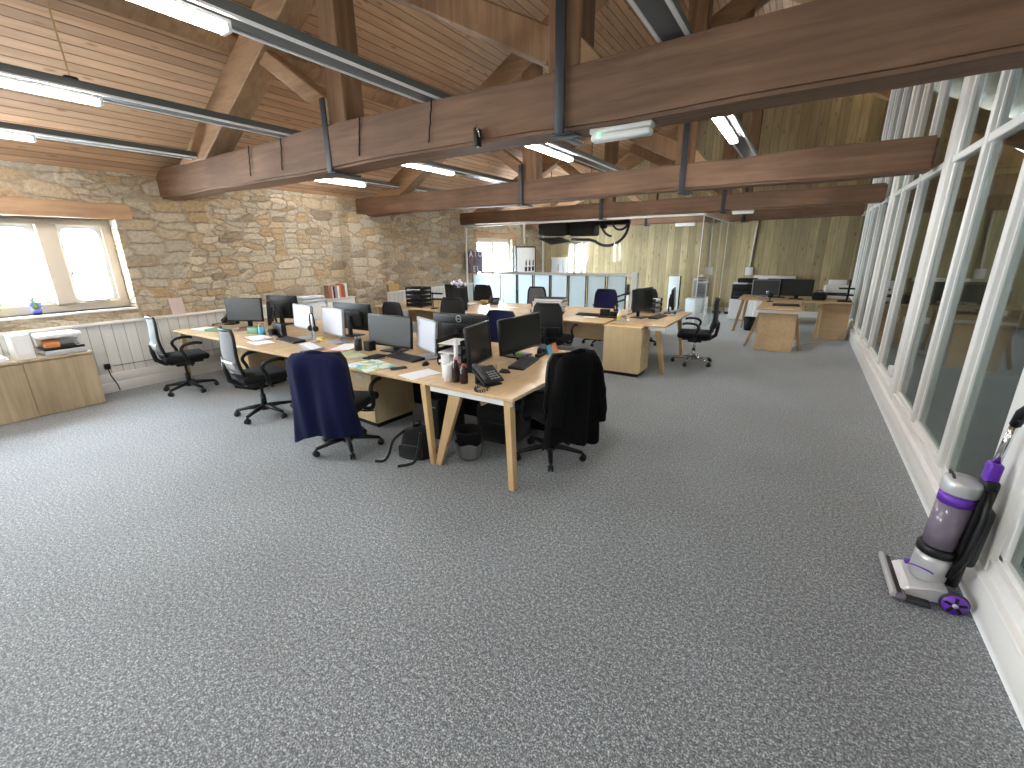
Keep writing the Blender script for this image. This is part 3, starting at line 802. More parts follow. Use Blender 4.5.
def base_legs(t, chrome=False):
    mt = M['chrome'] if chrome else M['blackplastic']
    m = MB(); m.cyl((0, 0, .10), (0, 0, .24), .030, .028); m.cyl((0, 0, .24), (0, 0, .37), .016); m.lathe([(.045, .065), (.05, .08), (.045, .125), (.03, .13)]); m.build('gas_column', mt, t)
    for k in range(5):
        an = 2 * PI * k / 5 + .3; c, s = math.cos(an), math.sin(an)
        m = MB(); m.tube([(c * .03, s * .03, .105), (c * .15, s * .15, .095), (c * .29, s * .29, .075)], [.028, .022, .016], None, 8); m.build('base_leg', mt, t)
        x, y = c * .295, s * .295
        m = MB()
        for q in (-1, 1): m.cyl((x - s * q * .006, y + c * q * .006, .028), (x - s * q * .022, y + c * q * .022, .028), .028, n=16)
        m.cyl((x, y, .03), (x, y, .075), .009, n=8); m.tube([(x + c * .02, y + s * .02, .03), (x + c * .012, y + s * .012, .054), (x - c * .012, y - s * .012, .056)], .012, None, 6)
        m.build('caster', M['blackplastic'], t)

def monitor(label, w, h, x, y, zb, rz, scr='screen', bezel='blackplastic', back='monback', dh=.73, stand=True, logo=None, tilt=4, thick=.028, group=None, arm=None):
    """display; the screen faces local -Y; zb is the height of the casing's lower edge"""
    t = thing('monitor', label, 'monitor', (x, y, dh), rz, group=group)
    b = zb - dh; T = Matrix.Translation((0, 0, b + h / 2)) @ Matrix.Rotation(R(-tilt), 4, 'X') @ Matrix.Translation((0, 0, -h / 2))
    m = MB(); m.box(-w / 2, w / 2, -thick, 0, 0, h, M[bezel], .005, 2, T); m.build('bezel', None, t)
    m = MB(); m.box(-w / 2 + .013, w / 2 - .013, -thick - .0018, -thick + .002, .02, h - .013, M[scr], 0, 1, T); m.build('screen', None, t)
    m = MB(); m.box(-w / 2 + .01, w / 2 - .01, -.001, .012, .01, h - .01, M[back], .006, 2, T); m.box(-w * .3, w * .3, .01, .04, h * .12, h * .75, M[back], .015, 2, T); m.build('rear_cover', None, t)
    if logo: logo(t, T, w, h)
    if stand:
        m = MB(); m.box(-.035, .035, .042, .062, .012, b + h * .5, bev=.006); m.box(-.035, .035, .03, .06, b + h * .3, b + h * .55, bev=.006); m.build('stand_neck', M[bezel if bezel != 'screenreflect' else 'blackplastic'], t)
        m = MB(); m.box(-.12, .12, -.07, .12, .0, .014, bev=.006); m.build('stand_base', M[bezel if bezel != 'screenreflect' else 'blackplastic'], t)
    return t

def keyboard(label, x, y, rz, mt='blackplastic', w=.44, d=.15, z=.73, km='darkgrey'):
    t = thing('keyboard', label, 'keyboard', (x, y, z), rz)
    m = MB(); m.hexa([(-w / 2, -d / 2, 0), (w / 2, -d / 2, 0), (w / 2, d / 2, 0), (-w / 2, d / 2, 0), (-w / 2, -d / 2, .012), (w / 2, -d / 2, .012), (w / 2, d / 2, .028), (-w / 2, d / 2, .028)], None, .003); m.build('tray', M[mt], t)
    m = MB()
    for j in range(5):
        n = 15 if w > .4 else 11
        for i in range(n):
            cx = -w / 2 + .015 + (w - .03) * (i + .5) / n; cy = -d / 2 + .018 + (d - .04) * (j + .5) / 5; zz = .012 + .016 * (cy + d / 2) / d
            m.box(cx - (w - .03) / n * .42, cx + (w - .03) / n * .42, cy - .0095, cy + .0095, zz, zz + .006)
    m.build('keys', M[km], t)
    return t

def mouse(label, x, y, rz, z=.73, mt='blackplastic'):
    t = thing('computer_mouse', label, 'mouse', (x, y, z), rz)
    m = MB(); m.grid(lambda u, v: (.031 * math.cos(2 * PI * u) * math.cos(v * PI / 2), .055 * math.sin(2 * PI * u) * math.cos(v * PI / 2), .034 * math.sin(v * PI / 2) + .001), 20, 7, closed_u=True); m.build('shell', M[mt], t)
    m = MB(); m.cyl((-.004, .025, .031), (.004, .025, .031), .006, n=12); m.build('scroll_wheel', M['darkgrey'], t)
    return t

def sheet(name, label, cat, x, y, rz, w, d, mt, z=.73, h=.002, group=None):
    m = MB(); m.box(-w / 2, w / 2, -d / 2, d / 2, 0, h)
    o = m.build(name, M[mt] if isinstance(mt, str) else mt, None, (x, y, z), rz); tag(o, label, cat, group); return o

def book(name, label, cat, loc, rz, w, d, h, cover, group=None, rot=None):
    """lying or standing book: w spine length, d page depth, h thickness"""
    t = thing(name, label, cat, loc, rz, group)
    if rot: t.rotation_euler = rot
    m = MB(); m.box(-w / 2 + .003, w / 2 - .003, -d / 2 + .002, d / 2 - .004, .002, h - .002); m.build('pages', M['paper'], t)
    m = MB(); m.box(-w / 2, w / 2, -d / 2, d / 2, 0, .002); m.box(-w / 2, w / 2, -d / 2, d / 2, h - .002, h); m.box(-w / 2, w / 2, -d / 2, -d / 2 + .002, 0, h); m.build('cover', M[cover] if isinstance(cover, str) else cover, t)
    return t

def desk_phone(label, x, y, rz, z=.73):
    """desk telephone, dial side facing local -Y"""
    t = thing('desk_phone', label, 'telephone', (x, y, z), rz)
    m = MB(); m.hexa([(-.10, -.09, .02), (.10, -.09, .02), (.10, .07, .10), (-.10, .07, .10), (-.10, -.095, .035), (.10, -.095, .035), (.10, .06, .13), (-.10, .06, .13)], None, .006); m.build('body', M['blackplastic'], t)
    m = MB(); m.box(-.08, .08, .03, .055, .0, .10, bev=.005); m.box(-.08, .08, -.09, .055, .0, .012, bev=.004); m.build('stand', M['blackplastic'], t)
    m = MB(); m.tube([(-.075, -.10, .055), (-.075, -.085, .075), (-.075, -.02, .105), (-.075, .045, .145), (-.075, .06, .145)], [.024, .022, .016, .022, .024], None, 10); m.build('handset', M['darkgrey'], t)
    m = MB()
    for i in range(4):
        for j in range(3):
            cx = .0 + j * .03; v = .18 + .13 * i; p = Vector((cx, -.095 + .155 * v, .036 + .095 * v)); m.box(p.x - .01, p.x + .01, p.y - .006, p.y + .006, p.z - .002, p.z + .006)
    m.build('keypad', M['grey'], t)
    m = MB(); pts = []
    for k in range(70):
        a = k * 1.05; s = k / 69; pts.append((-.10 - .10 * math.sin(s * PI), -.10 + .05 * math.cos(s * PI * 1.3) - .03 * s + .010 * math.cos(a), .016 + .010 * math.sin(a)))
    m.tube(pts, .0035, None, 5); m.build('cord', M['blackplastic'], t)
    return t

def pot(name, label, cat, x, y, r, h, mt, z=.73, lid=None):
    t = thing(name, label, cat, (x, y, z))
    m = MB(); m.lathe([(r * .95, 0), (r, h), (r - .004, h), (r * .93 - .004, .006), (.001, .006)]); m.build('cup', M[mt], t)
    return t

def pens(x, y, z, n, h, group, spread=.02, where='black pen pot'):
    cols = ['blue', 'red', 'yellow', 'green', 'blackplastic', 'orange', 'white']
    words_ = {'blue': 'blue', 'red': 'red', 'yellow': 'yellow', 'green': 'green', 'blackplastic': 'black', 'orange': 'orange', 'white': 'white'}
    for k in range(n):
        a = k * 2.4; c = cols[k % 7]
        t = thing('pen', words_[c] + ' pen standing in ' + where, 'pen', (x + spread * math.cos(a) * .5, y + spread * math.sin(a) * .5, z + .008), group=group)
        m = MB(); m.cyl((0, 0, 0), (spread * math.cos(a), spread * math.sin(a), h), .0045, n=8); m.build('barrel', M[c], t)
        m = MB(); m.cyl((spread * math.cos(a), spread * math.sin(a), h), (spread * math.cos(a) * 1.12, spread * math.sin(a) * 1.12, h * 1.1), .0048, .0025, n=8); m.build('cap', M['blackplastic'], t)

def garment(name, label, mt, loc, rz, w=.50, d=.15, ztop=1.01, zbot=.38, sleeves=True, seed=1, flare=.06, uneven=.03):
    """coat hung over a chair back: a closed fall of cloth round the back, with soft folds, collar and sleeves (chair frame: sitter faces +Y)"""
    rnd = random.Random(seed); ph = [rnd.uniform(0, 6.28) for _ in range(8)]
    t = thing(name, label, 'coat', loc, rz)
    def f(u, v):
        a = 2 * PI * u; s = 1 - v                       # v 0 hem, 1 top
        q = max(0., (v - .84) / .16)
        hw = (w / 2 + flare * s) * (1 - .22 * q ** 2.2)
        hd = (d / 2 + .03 * s) * math.sqrt(max(.012, 1 - q ** 2))
        ca, sa = math.cos(a), math.sin(a)
        x = hw * math.copysign(abs(ca) ** .55, ca); y = hd * math.copysign(abs(sa) ** .75, sa)
        k = (1 - q) * (.25 + .75 * s)
        y += 1.9 * k * (.016 * math.sin(x * 22 + ph[0] + 1.2 * s) + .010 * math.sin(x * 41 + ph[1] - s) + .008 * math.sin(x * 9 + 5 * s + ph[5]))
        x += k * .010 * math.sin(a * 3 + 4 * s + ph[2])
        z = zbot + (ztop - zbot) * v + (uneven * math.sin(a * 2 + ph[3]) + .5 * uneven * math.sin(a * 5 + ph[4])) * s ** 3 - .03 * q * (x / (w / 2)) ** 2
        return (x, y - .285 - .05 * v, z)
    m = MB(); V = m.grid(f, 120, 34, closed_u=True)
    m.bm.faces.new(V[-1])
    m.build('body', M[mt], t)
    m = MB(); m.tube([(-w * .24, -.30, ztop - .02), (-w * .12, -.345, ztop - .002), (0, -.35, ztop + .004), (w * .12, -.345, ztop - .002), (w * .24, -.30, ztop - .02)], [.008, .014, .016, .014, .008], None, 8); m.build('collar', M[mt], t)
    if sleeves:
        for s in (-1, 1):
            m = MB(); pts = []
            for k in range(11):
                v = k / 10; pts.append((s * (w / 2 - .035 + (flare + .03) * v + .008 * math.sin(5 * v + seed)), -.345 - .02 * math.sin(v * 2.2), ztop - .07 - v * (ztop - zbot) * (.70 if s > 0 else .62)))
            m.tube(pts, [.03] + [.048 + .004 * math.sin(2.3 * k + seed) for k in range(9)] + [.042], None, 12); m.build('sleeve', M[mt], t)
    return t

def paper_tray(label, x, y, rz, z=.73, n=3, w=.26, d=.34, gap=.085):
    t = thing('letter_tray', label, 'letter tray', (x, y, z), rz)
    for k in range(n):
        zz = .02 + k * gap
        m = MB(); m.box(-w / 2, w / 2, -d / 2, d / 2, zz, zz + .006, bev=.002, seg=1)
        m.box(-w / 2, -w / 2 + .006, -d / 2, d / 2, zz, zz + .05); m.box(w / 2 - .006, w / 2, -d / 2, d / 2, zz, zz + .05); m.box(-w / 2, w / 2, d / 2 - .006, d / 2, zz, zz + .05)
        m.build('tray', M['blackplastic'], t)
    m = MB()
    for sx in (-1, 1):
        for sy in (-1, 1): m.box(sx * (w / 2 - .006) - .006, sx * (w / 2 - .006) + .006, sy * (d / 2 - .02) - .008, sy * (d / 2 - .02) + .008, 0, .02 + (n - 1) * gap)
    m.build('riser', M['blackplastic'], t)
    return t
# ------------------------------------------------------------------ front bench of desks
def vleg(fx, fy, tx, ty): return ((fx, fy), (tx, ty), (.02, .026), (.024, .03))
desk('bench_desk', 'oak bench desk nearest the end desk, magazines and a sheet of paper on top', -4.0, -2.395, 2.465, 4.065, [vleg(-2.415, 2.50, -2.44, 2.485), vleg(-2.43, 4.03, -2.45, 4.03), vleg(-3.95, 4.03, -3.9, 4.03)], panel=[(-3.9, -2.42, 3.40, 3.425, .08, .70)], pmat='blackmatte')
desk('bench_desk', 'oak bench desk in the middle of the front row, two pale monitors on top', -5.62, -4.01, 2.47, 4.07, [vleg(-5.58, 4.03, -5.55, 4.03), vleg(-4.06, 4.03, -4.09, 4.03)], panel=[(-5.5, -4.1, 3.40, 3.425, .25, .70)], pmat='blackmatte')
desk('bench_desk', 'oak bench desk at the stone wall end of the front row', -7.30, -5.63, 2.58, 4.18, [vleg(-7.25, 4.1, -7.2, 4.1), vleg(-5.68, 4.1, -5.7, 4.1), vleg(-7.26, 2.64, -7.2, 2.66)], panel=[(-7.15, -5.75, 3.50, 3.525, .25, .70)], pmat='blackmatte')
desk('end_desk', 'oak desk across the end of the front row with a telephone and black monitors', -2.39, -1.58, 2.455, 4.06,
     [((-1.605, 2.485), (-1.64, 2.50), (.024, .028), (.028, .034)), ((-2.365, 2.515), (-2.12, 2.505), (.03, .062), (.02, .022)), ((-1.61, 4.03), (-1.66, 4.0), (.024, .028), (.028, .034)), ((-2.36, 4.02), (-2.12, 4.03), (.03, .06), (.02, .022))],
     rail=[(-2.375, -1.6, 2.47, 2.50), (-2.375, -1.6, 4.01, 4.04)], panel=[(-1.99, -1.97, 2.62, 2.84, .56, .70)])

make_pale = dict(scr='screenreflect', bezel='grey')
monitor('dark grey monitor nearest the stone wall on the front row', .56, .325, -6.52, 3.22, .825, R(24), 'screengrey')
monitor('dark monitor turned away beside the dark grey one by the stone wall', .50, .31, -5.97, 3.27, .83, R(-32), 'screengrey')
monitor('black monitor seen from behind, closest to the stone wall', .52, .335, -6.40, 3.70, .81, R(198), 'screen')
monitor('monitor with screen coloured pale as if reflecting the sky, with a folder and green tag at its foot', .46, .29, -5.02, 3.15, .85, R(-8), **make_pale)
monitor('monitor with screen coloured pale as if reflecting the sky, behind the light keyboard, next to a silver stand', .49, .31, -4.46, 3.16, .82, R(-10), **make_pale)
monitor('wide black monitor seen from behind, past the pale pair', .68, .33, -4.68, 3.58, .80, R(181), 'screen')
monitor('dark grey monitor behind the open folders and magazines', .62, .325, -3.52, 3.15, .785, R(1), 'screengrey')
monitor('monitor with screen coloured pale as if reflecting the sky, turned aside in front of the wide black back with a ring emblem', .46, .31, -2.98, 3.13, .80, R(-24), **make_pale)
def dell(t, T, w, h):
    m = MB(); b = bmesh.new()
    ring = [(.033 * math.cos(2 * PI * k / 32), .0, h * .87 + .033 * math.sin(2 * PI * k / 32)) for k in range(32)]
    m.tube(ring, .0035, None, 6, closed=True); o = m.build('emblem_ring', M['silver'], t); o.matrix_local = T @ Matrix.Translation((0, .014, 0))
    text('DELL', .022, T @ basis((-1, 0, 0), (0, 0, 1), (0, .0145, h * .87)), M['silver'], 'emblem_letters', t)
monitor('wide black monitor seen from behind with a ring emblem', .72, .34, -2.93, 3.56, .765, R(180), 'screen', logo=dell)
monitor('black monitor nearest the telephone on the end desk', .44, .335, -2.27, 2.98, .80, R(101), 'screen')
monitor('widest black monitor on the end desk above the paper flags', .66, .335, -2.24, 3.62, .79, R(85), 'screen')

t = thing('headset_stand', 'slim silver stand with a black headset between the pale monitors', 'headset stand', (-4.72, 3.05, .73))
m = MB(); m.box(-.05, .05, -.05, .05, 0, .01, bev=.003); m.box(-.012, .012, -.006, .006, .01, .33, bev=.003); m.build('stand', M['silver'], t)
m = MB(); m.tube([(.045, 0, .16), (.045, 0, .26), (.03, 0, .325), (0, 0, .338), (-.03, 0, .325), (-.045, 0, .26), (-.045, 0, .16)], .007, None, 8)
for s in (-1, 1): m.cyl((s * .035, 0, .16), (s * .06, 0, .16), .033, n=16)
m.build('headset', M['blackplastic'], t)

keyboard('black keyboard on the end desk under the widest monitor', -2.03, 3.36, R(101))
keyboard('black keyboard on a white sheet before the dark grey monitor', -3.17, 2.98, R(-8))
keyboard('light keyboard before the pale monitors', -4.47, 2.83, R(-16), 'grey', km='paper')
keyboard('black keyboard on the desk before the second chair from the stone wall', -5.05, 2.95, R(-6))
mouse('black mouse alone on the open end of the end desk', -1.83, 3.60, R(90))
mouse('black mouse beside the keyboard and the stacked white cups', -2.80, 2.88, R(20))
mouse('black mouse on the end desk next to the wide keyboard and papers', -2.02, 3.02, R(100))
desk_phone('black desk telephone near the end of the end desk', -1.96, 2.68, R(72))
desk_phone('black telephone by the stone wall end of the front row', -7.12, 3.30, R(30))

# end desk small things
pot('paper_cup', 'taller stack of white paper cups by the dark bottles', 'paper cup', -2.36, 2.66, .036, .19, 'paper')
pot('paper_cup', 'white paper cup in front of the taller cup stack', 'paper cup', -2.275, 2.585, .036, .14, 'paper')
def bottle(label, x, y, r, h, mt, cap):
    t = thing('bottle', label, 'bottle', (x, y, .73))
    m = MB(); m.lathe([(r * .95, 0), (r, .01), (r, h * .68), (r * .45, h * .84), (r * .42, h * .93), (.001, h * .93)]); m.build('bottle_body', M[mt], t)
    m = MB(); m.lathe([(r * .5, h * .9), (r * .5, h), (.001, h)]); m.build('cap', M[cap], t)
bottle('dark glass bottle with a pink cap beside the white cups', -2.205, 2.60, .030, .20, 'bottle', 'pink')
bottle('short dark red bottle between the bottle with a pink cap and the telephone', -2.125, 2.60, .032, .155, 'bottle', 'red')
t = thing('glass_mug', 'clear glass mug behind the telephone', 'mug', (-2.06, 2.90, .73))
m = MB(); m.lathe([(.033, 0), (.036, .09), (.033, .09), (.03, .008), (.001, .008)]); m.build('cup', M['glass'], t)
m = MB(); m.tube([(.034, 0, .02), (.06, 0, .03), (.06, 0, .065), (.035, 0, .075)], .004, None, 8); m.build('handle', M['glass'], t)
t = thing('paper_roll', 'white upright roll of paper in a pink sleeve behind the bottles', 'paper roll', (-2.33, 2.76, .73))
m = MB(); m.cyl((0, 0, 0), (0, 0, .30), .018); m.build('roll', M['paper'], t)
m = MB(); m.cyl((0, 0, .06), (0, 0, .15), .024); m.build('sleeve', M['pink'], t)
sheet('paper_sheet', 'white sheet of paper near the desk edge by the cups', 'paper', -2.62, 2.62, R(-14), .21, .30, 'paper')
sheet('paper_sheet', 'white sheet under the wide keyboard on the end desk', 'paper', -2.14, 3.30, R(100), .30, .21, 'paper', z=.7305, h=.001) if False else None
sheet('paper_sheet', 'white sheet between the wide monitor and the keyboard', 'paper', -2.19, 3.32, R(95), .26, .10, 'paper', h=.0015) if False else None
for y, mt, lab in ((3.86, 'blue', 'blue folded card standing at the far end of the end desk'), (3.97, 'orange', 'orange folded card standing at the far end of the end desk')):
    t = thing('folded_card', lab, 'card', (-2.05, y, .73), R(90))
    m = MB(); m.hexa([(-.05, -.03, 0), (.05, -.03, 0), (.05, -.028, 0), (-.05, -.028, 0), (-.05, -.001, .085), (.05, -.001, .085), (.05, .001, .085), (-.05, .001, .085)]); m.hexa([(-.05, .028, 0), (.05, .028, 0), (.05, .03, 0), (-.05, .03, 0), (-.05, -.001, .085), (.05, -.001, .085), (.05, .001, .085), (-.05, .001, .085)]); m.build('card', M[mt], t)
t = thing('tape_dispenser', 'black tape dispenser under the widest monitor', 'tape dispenser', (-2.06, 3.72, .73), R(100))
m = MB(); m.box(-.09, .09, -.03, .03, 0, .035, bev=.01); m.cyl((-.02, -.018, .05), (-.02, .018, .05), .035, n=24); m.box(.05, .085, -.02, .02, .03, .06, bev=.006); m.build('body', M['blackplastic'], t)
t = thing('small_plant', 'small green plant beside the tape dispenser', 'plant', (-2.15, 3.455, .73))
m = MB(); m.lathe([(.02, 0), (.026, .035), (.001, .035)]); m.build('pot', M['blackplastic'], t)
m = MB()
for k in range(9):
    a = k * 2.4; m.hexa([(0, 0, .03), (.006 * math.cos(a), .006 * math.sin(a), .03), (.008 * math.cos(a + 1), .008 * math.sin(a + 1), .032), (.002, .002, .034), (.03 * math.cos(a), .03 * math.sin(a), .075), (.036 * math.cos(a), .036 * math.sin(a), .07), (.036 * math.cos(a + .4), .036 * math.sin(a + .4), .072), (.03 * math.cos(a + .4), .03 * math.sin(a + .4), .078)])
m.build('leaves', M['leaf'], t)

# papers, folders, pots on the bench
def stack(label, x, y, rz, w, d, mts, z=.73):
    for k, (mt, h) in enumerate(mts):
        pass
book('folder', 'sage green folder lying open before the dark grey monitor', 'folder', (-3.76, 2.70, .73), R(-14), .33, .40, .012, M['mapprint'])
book('magazine', 'dark magazine under the edge of the sage green folder', 'magazine', (-3.44, 2.86, .73), R(4), .17, .20, .012, 'blackmatte')
book('magazine', 'colourful magazine on the desk edge, green and blue cover', 'magazine', (-3.22, 2.60, .73), R(-12), .40, .30, .010, M['magazine'])
t = thing('smartphone', 'black phone lying beside the colourful magazine', 'phone', (-2.92, 2.66, .73), R(60)); m = MB(); m.box(-.075, .075, -.036, .036, 0, .009, bev=.004); m.build('body', M['blackplastic'], t); m = MB(); m.box(-.068, .068, -.032, .032, .0085, .0095); m.build('screen', M['screen'], t)
pot('pen_pot', 'dark green pen pot beside the dark grey monitor', 'pen pot', -3.88, 3.00, .042, .125, 'darkgrey'); pens(-3.88, 3.00, .73, 5, .15, 'pens in the dark green pot', .02, 'the pot beside the dark grey monitor')
t = thing('pen_pot', 'square black desk tidy next to the dark green pen pot', 'desk tidy', (-3.77, 3.06, .73))
m = MB(); m.box(-.045, .045, -.045, .045, 0, .10, bev=.004); m.build('body', M['blackplastic'], t)
for k, (mt, dx) in enumerate((('pink', 0), ('paper', .02))):
    sheet('paper_sheet', ('pink' if k == 0 else 'white') + ' paper in the pile left beside the light keyboard', 'paper', -4.13, 3.02 + dx, R(10 + 15 * k), .21, .30, mt, z=.73 + .004 * k, h=.004)
t = thing('desk_organizer', 'black desk organizer between the stone wall monitors and the pale ones', 'desk organizer', (-5.50, 3.06, .73), R(-8))
m = MB(); m.box(-.13, .13, -.06, .06, 0, .02, bev=.004); m.box(-.13, .13, .0, .06, .02, .16, bev=.004); m.box(-.13, -.03, -.06, .0, .02, .09, bev=.004); m.build('body', M['blackplastic'], t)
pot('pen_pot', 'blue and green pen pot in front of the black organizer', 'pen pot', -5.72, 2.98, .04, .11, 'blue'); pens(-5.72, 2.98, .73, 4, .14, 'pens in the blue pot', .02, 'the blue pot')
sheet('note_pad', 'yellow-green note pad at the foot of the pale monitor', 'note pad', -4.83, 3.21, R(12), .09, .08, 'yellow', h=.02)
sheet('paper_sheet', 'white sheet under the black keyboard in the middle of the row', 'paper', -5.28, 2.72, R(-10), .30, .21, 'paper')
t = thing('notebook', 'closed brown edged notebook near the second chair', 'notebook', (-5.52, 2.82, .73), R(-12)); m = MB(); m.box(-.16, .16, -.11, .11, 0, .02, bev=.004); m.build('cover', M['paper'], t); m = MB(); m.box(-.161, .161, -.112, -.108, .002, .018); m.build('spine', M['brown'], t)
book('folder', 'green folder with papers at the stone wall end of the row', 'folder', (-6.62, 2.92, .73), R(14), .34, .25, .03, 'green')
sheet('paper_sheet', 'white papers next to the green folder by the stone wall', 'paper', -6.98, 2.86, R(4), .30, .21, 'paper', h=.012)
book('book', 'dark red book lying beside the green folder', 'book', (-6.26, 2.98, .73), R(-20), .24, .17, .03, 'brown')
t = thing('storage_box', 'dark green box under the dark monitors by the stone wall', 'box', (-5.96, 3.03, .73), R(4)); m = MB(); m.box(-.11, .11, -.05, .05, 0, .08, bev=.006); m.build('box', M['green'], t)
paper_tray('black letter trays with papers behind the cups', -2.60, 3.12, R(8), n=3)
for k in range(3): sheet('paper_stack', ('lowest', 'middle', 'topmost')[k] + ' paper pile in the black letter trays', 'papers', -2.61, 3.10, R(8), .21, .29, 'paper', z=.757 + .085 * k, h=(.022, .012, .004)[k])
sheet('paper_sheet', 'pale blue sheet before the dark grey monitor', 'paper', -3.36, 2.86, R(-6), .29, .12, 'paperblue', h=.0015) if False else None

# under the front desks
pedestal('oak drawer pedestal under the stone wall end of the front row', -6.12, 3.06, .42, .55, .60, R(12))
pedestal('oak drawer pedestal in the shade under the desk behind the navy coat', -3.62, 3.05, .40, .50, .60, R(-4))
def tower(label, x, y, rz):
    t = thing('computer_tower', label, 'computer', (x, y, 0), rz)
    m = MB(); m.box(-.09, .09, -.21, .21, .01, .41, bev=.008); m.build('case', M['blackplastic'], t)
    m = MB(); m.box(-.08, .08, -.222, -.208, .03, .39, bev=.004); m.build('front_panel', M['darkgrey'], t)
    m = MB(); m.box(-.06, .06, -.226, -.22, .33, .34); m.build('drive_slot', M['grey'], t)
tower('black computer tower under the desk behind the backpack', -2.78, 3.08, R(5)); tower('black computer tower under the middle desk of the front row', -4.8, 2.98, R(-3)); tower('black computer tower under the end desk', -2.1, 3.66, R(90))
t = thing('backpack', 'black backpack slumped on the carpet under the front desk', 'backpack', (-2.66, 2.56, 0), R(14))
m = MB(); m.grid(lambda u, v: ((.17 - .05 * v) * math.copysign(abs(math.cos(2 * PI * u)) ** .7, math.cos(2 * PI * u)) * (1 if v < .9 else .3), (.12 - .04 * v) * math.copysign(abs(math.sin(2 * PI * u)) ** .7, math.sin(2 * PI * u)) * (1 if v < .9 else .3) + .03 * v, .26 * v + .01 * math.sin(8 * u)), 28, 10, closed_u=True); m.build('body', M['bag'], t)
m = MB(); m.box(-.11, .11, -.145, -.09, .02, .13, bev=.02, seg=3); m.build('pocket', M['bag'], t)
m = MB(); m.tube(m.smooth([(-.08, -.05, .24), (-.15, -.13, .17), (-.17, -.19, .06), (-.20, -.23, .014), (-.27, -.25, .012)]), .012, None, 6); m.build('strap', M['bag'], t)
m = MB(); m.tube(m.smooth([(.08, -.06, .24), (.11, -.16, .14), (.09, -.20, .04), (.04, -.23, .014), (-.03, -.28, .012)]), .012, None, 6); m.build('strap', M['bag'], t)
m = MB(); m.tube([(-.04, .02, .25), (-.03, .02, .31), (.03, .02, .31), (.04, .02, .25)], .01, None, 6); m.build('handle', M['bag'], t)
t = thing('holdall', 'large black holdall on the carpet under the end desk behind the waste bin', 'bag', (-2.19, 3.24, 0), R(4))
m = MB(); m.box(-.22, .22, -.19, .2, 0, .40, bev=.09, seg=4); m.build('body', M['bag'], t)
for s in (-1, 1):
    m = MB(); m.tube([(-.13, s * .1, .36), (-.11, s * .12, .47), (.0, s * .13, .5), (.11, s * .12, .47), (.13, s * .1, .36)], .012, None, 6); m.build('handle', M['bag'], t)
m = MB(); m.box(-.16, .16, -.205, -.17, .06, .24, bev=.02, seg=2); m.build('pocket', M['bag'], t)
t = thing('waste_bin', 'wire waste bin with a pale liner under the end desk', 'waste bin', (-2.23, 2.76, 0))
m = MB(); m.lathe([(.085, 0), (.115, .25), (.119, .25), (.118, .262), (.11, .262), (.08, .004), (.001, .004)]); m.build('bin_body', M['blackmatte'], t)
m = MB(); m.grid(lambda u, v: ((.096 + .030 * v + .004 * math.sin(22 * PI * u)) * math.cos(2 * PI * u), (.096 + .030 * v + .004 * math.sin(22 * PI * u)) * math.sin(2 * PI * u), .015 + .14 * v + .012 * v * math.sin(10 * PI * u)), 48, 5, closed_u=True); m.build('liner', M['binliner'], t)
m = MB(); pts = [(-3.10 + .02 * math.sin(k), 3.3 + .03 * math.sin(k * .9), .69 - .66 * k / 11) for k in range(12)]; m.tube(pts + [(-3.05, 3.25, .012), (-3.0, 3.05, .012), (-2.95, 2.85, .012)], .007, None, 6); tag(m.build('power_cable', M['blackplastic']), 'black cable trailing down under the front desk', 'cable')

# chairs of the front row
make_chair('mesh back swivel chair closest to the stone wall', loc=(-6.68, 2.42, 0), rz=R(-12))
make_chair('mesh back swivel chair between the stone wall chair and the navy coat', loc=(-4.86, 2.42, 0), rz=R(-10))
make_chair('swivel chair under the navy coat', loc=(-3.33, 2.34, 0), rz=R(24), back='darkmesh', hs=.95)
garment('coat', 'navy blue coat draped over a swivel chair back', 'navy', (-3.33, 2.34, 0), R(24), .49, .15, .975, .24, False, 3, .025, .025)
make_chair('swivel chair under the black coat', loc=(-1.64, 3.14, 0), rz=R(66), back='darkmesh', hs=.97)
garment('coat', 'black coat hung over the chair at the end desk', 'blackcoat', (-1.64, 3.14, 0), R(66), .40, .14, 1.0, .24, True, 5, .045, .04)
make_chair('dark backed chair behind the dark grey monitor', loc=(-5.15, 4.42, 0), rz=R(176), back='darkmesh')
make_chair('navy upholstered chair behind the monitor with the ring emblem', loc=(-3.1, 4.36, 0), rz=R(184), back='navyblue')
# ------------------------------------------------------------------ second bench of desks
for k, (a, b, lab) in enumerate(((-3.84, -2.29, 'oak bench desk of the second row next to its end desk'), (-5.45, -3.85, 'oak bench desk in the middle of the second row'), (-7.05, -5.46, 'oak bench desk at the stone wall end of the second row'))):
    desk('bench_desk', lab, a, b, 5.95, 7.55, [vleg(a + .04, 6.0, a + .06, 6.0), vleg(b - .04, 7.5, b - .06, 7.5), vleg(a + .04, 7.5, a + .06, 7.5)] + ([vleg(b - .05, 6.0, b - .05, 6.0)] if k else []), panel=[(a + .1, b - .1, 6.74, 6.76, .32, .70)])
desk('end_desk', 'oak desk across the end of the second row beside the maple pedestal', -2.22, -1.44, 6.05, 7.70,
     [((-1.50, 6.32), (-1.56, 6.12), (.026, .034), (.03, .04)), ((-1.52, 7.62), (-1.6, 7.55), (.024, .03), (.028, .034)), ((-2.15, 7.62), (-2.1, 7.6), (.024, .03), (.028, .034)), ((-2.17, 7.0), (-2.12, 7.0), (.024, .03), (.028, .034))], rail=[(-1.67, -1.46, 6.06, 6.09)])
pedestal('maple drawer pedestal standing at the end of the second row', -2.0, 6.12 - .02, .545, .55, .715, 0) if False else None
t = pedestal('maple drawer pedestal standing at the end of the second row', -2.0, 6.14, .40, .53, .703, R(90), drawers=3)
monitor('black monitor on the end desk of the second row', .66, .33, -1.98, 6.72, .84, R(82), 'screen', group=None)
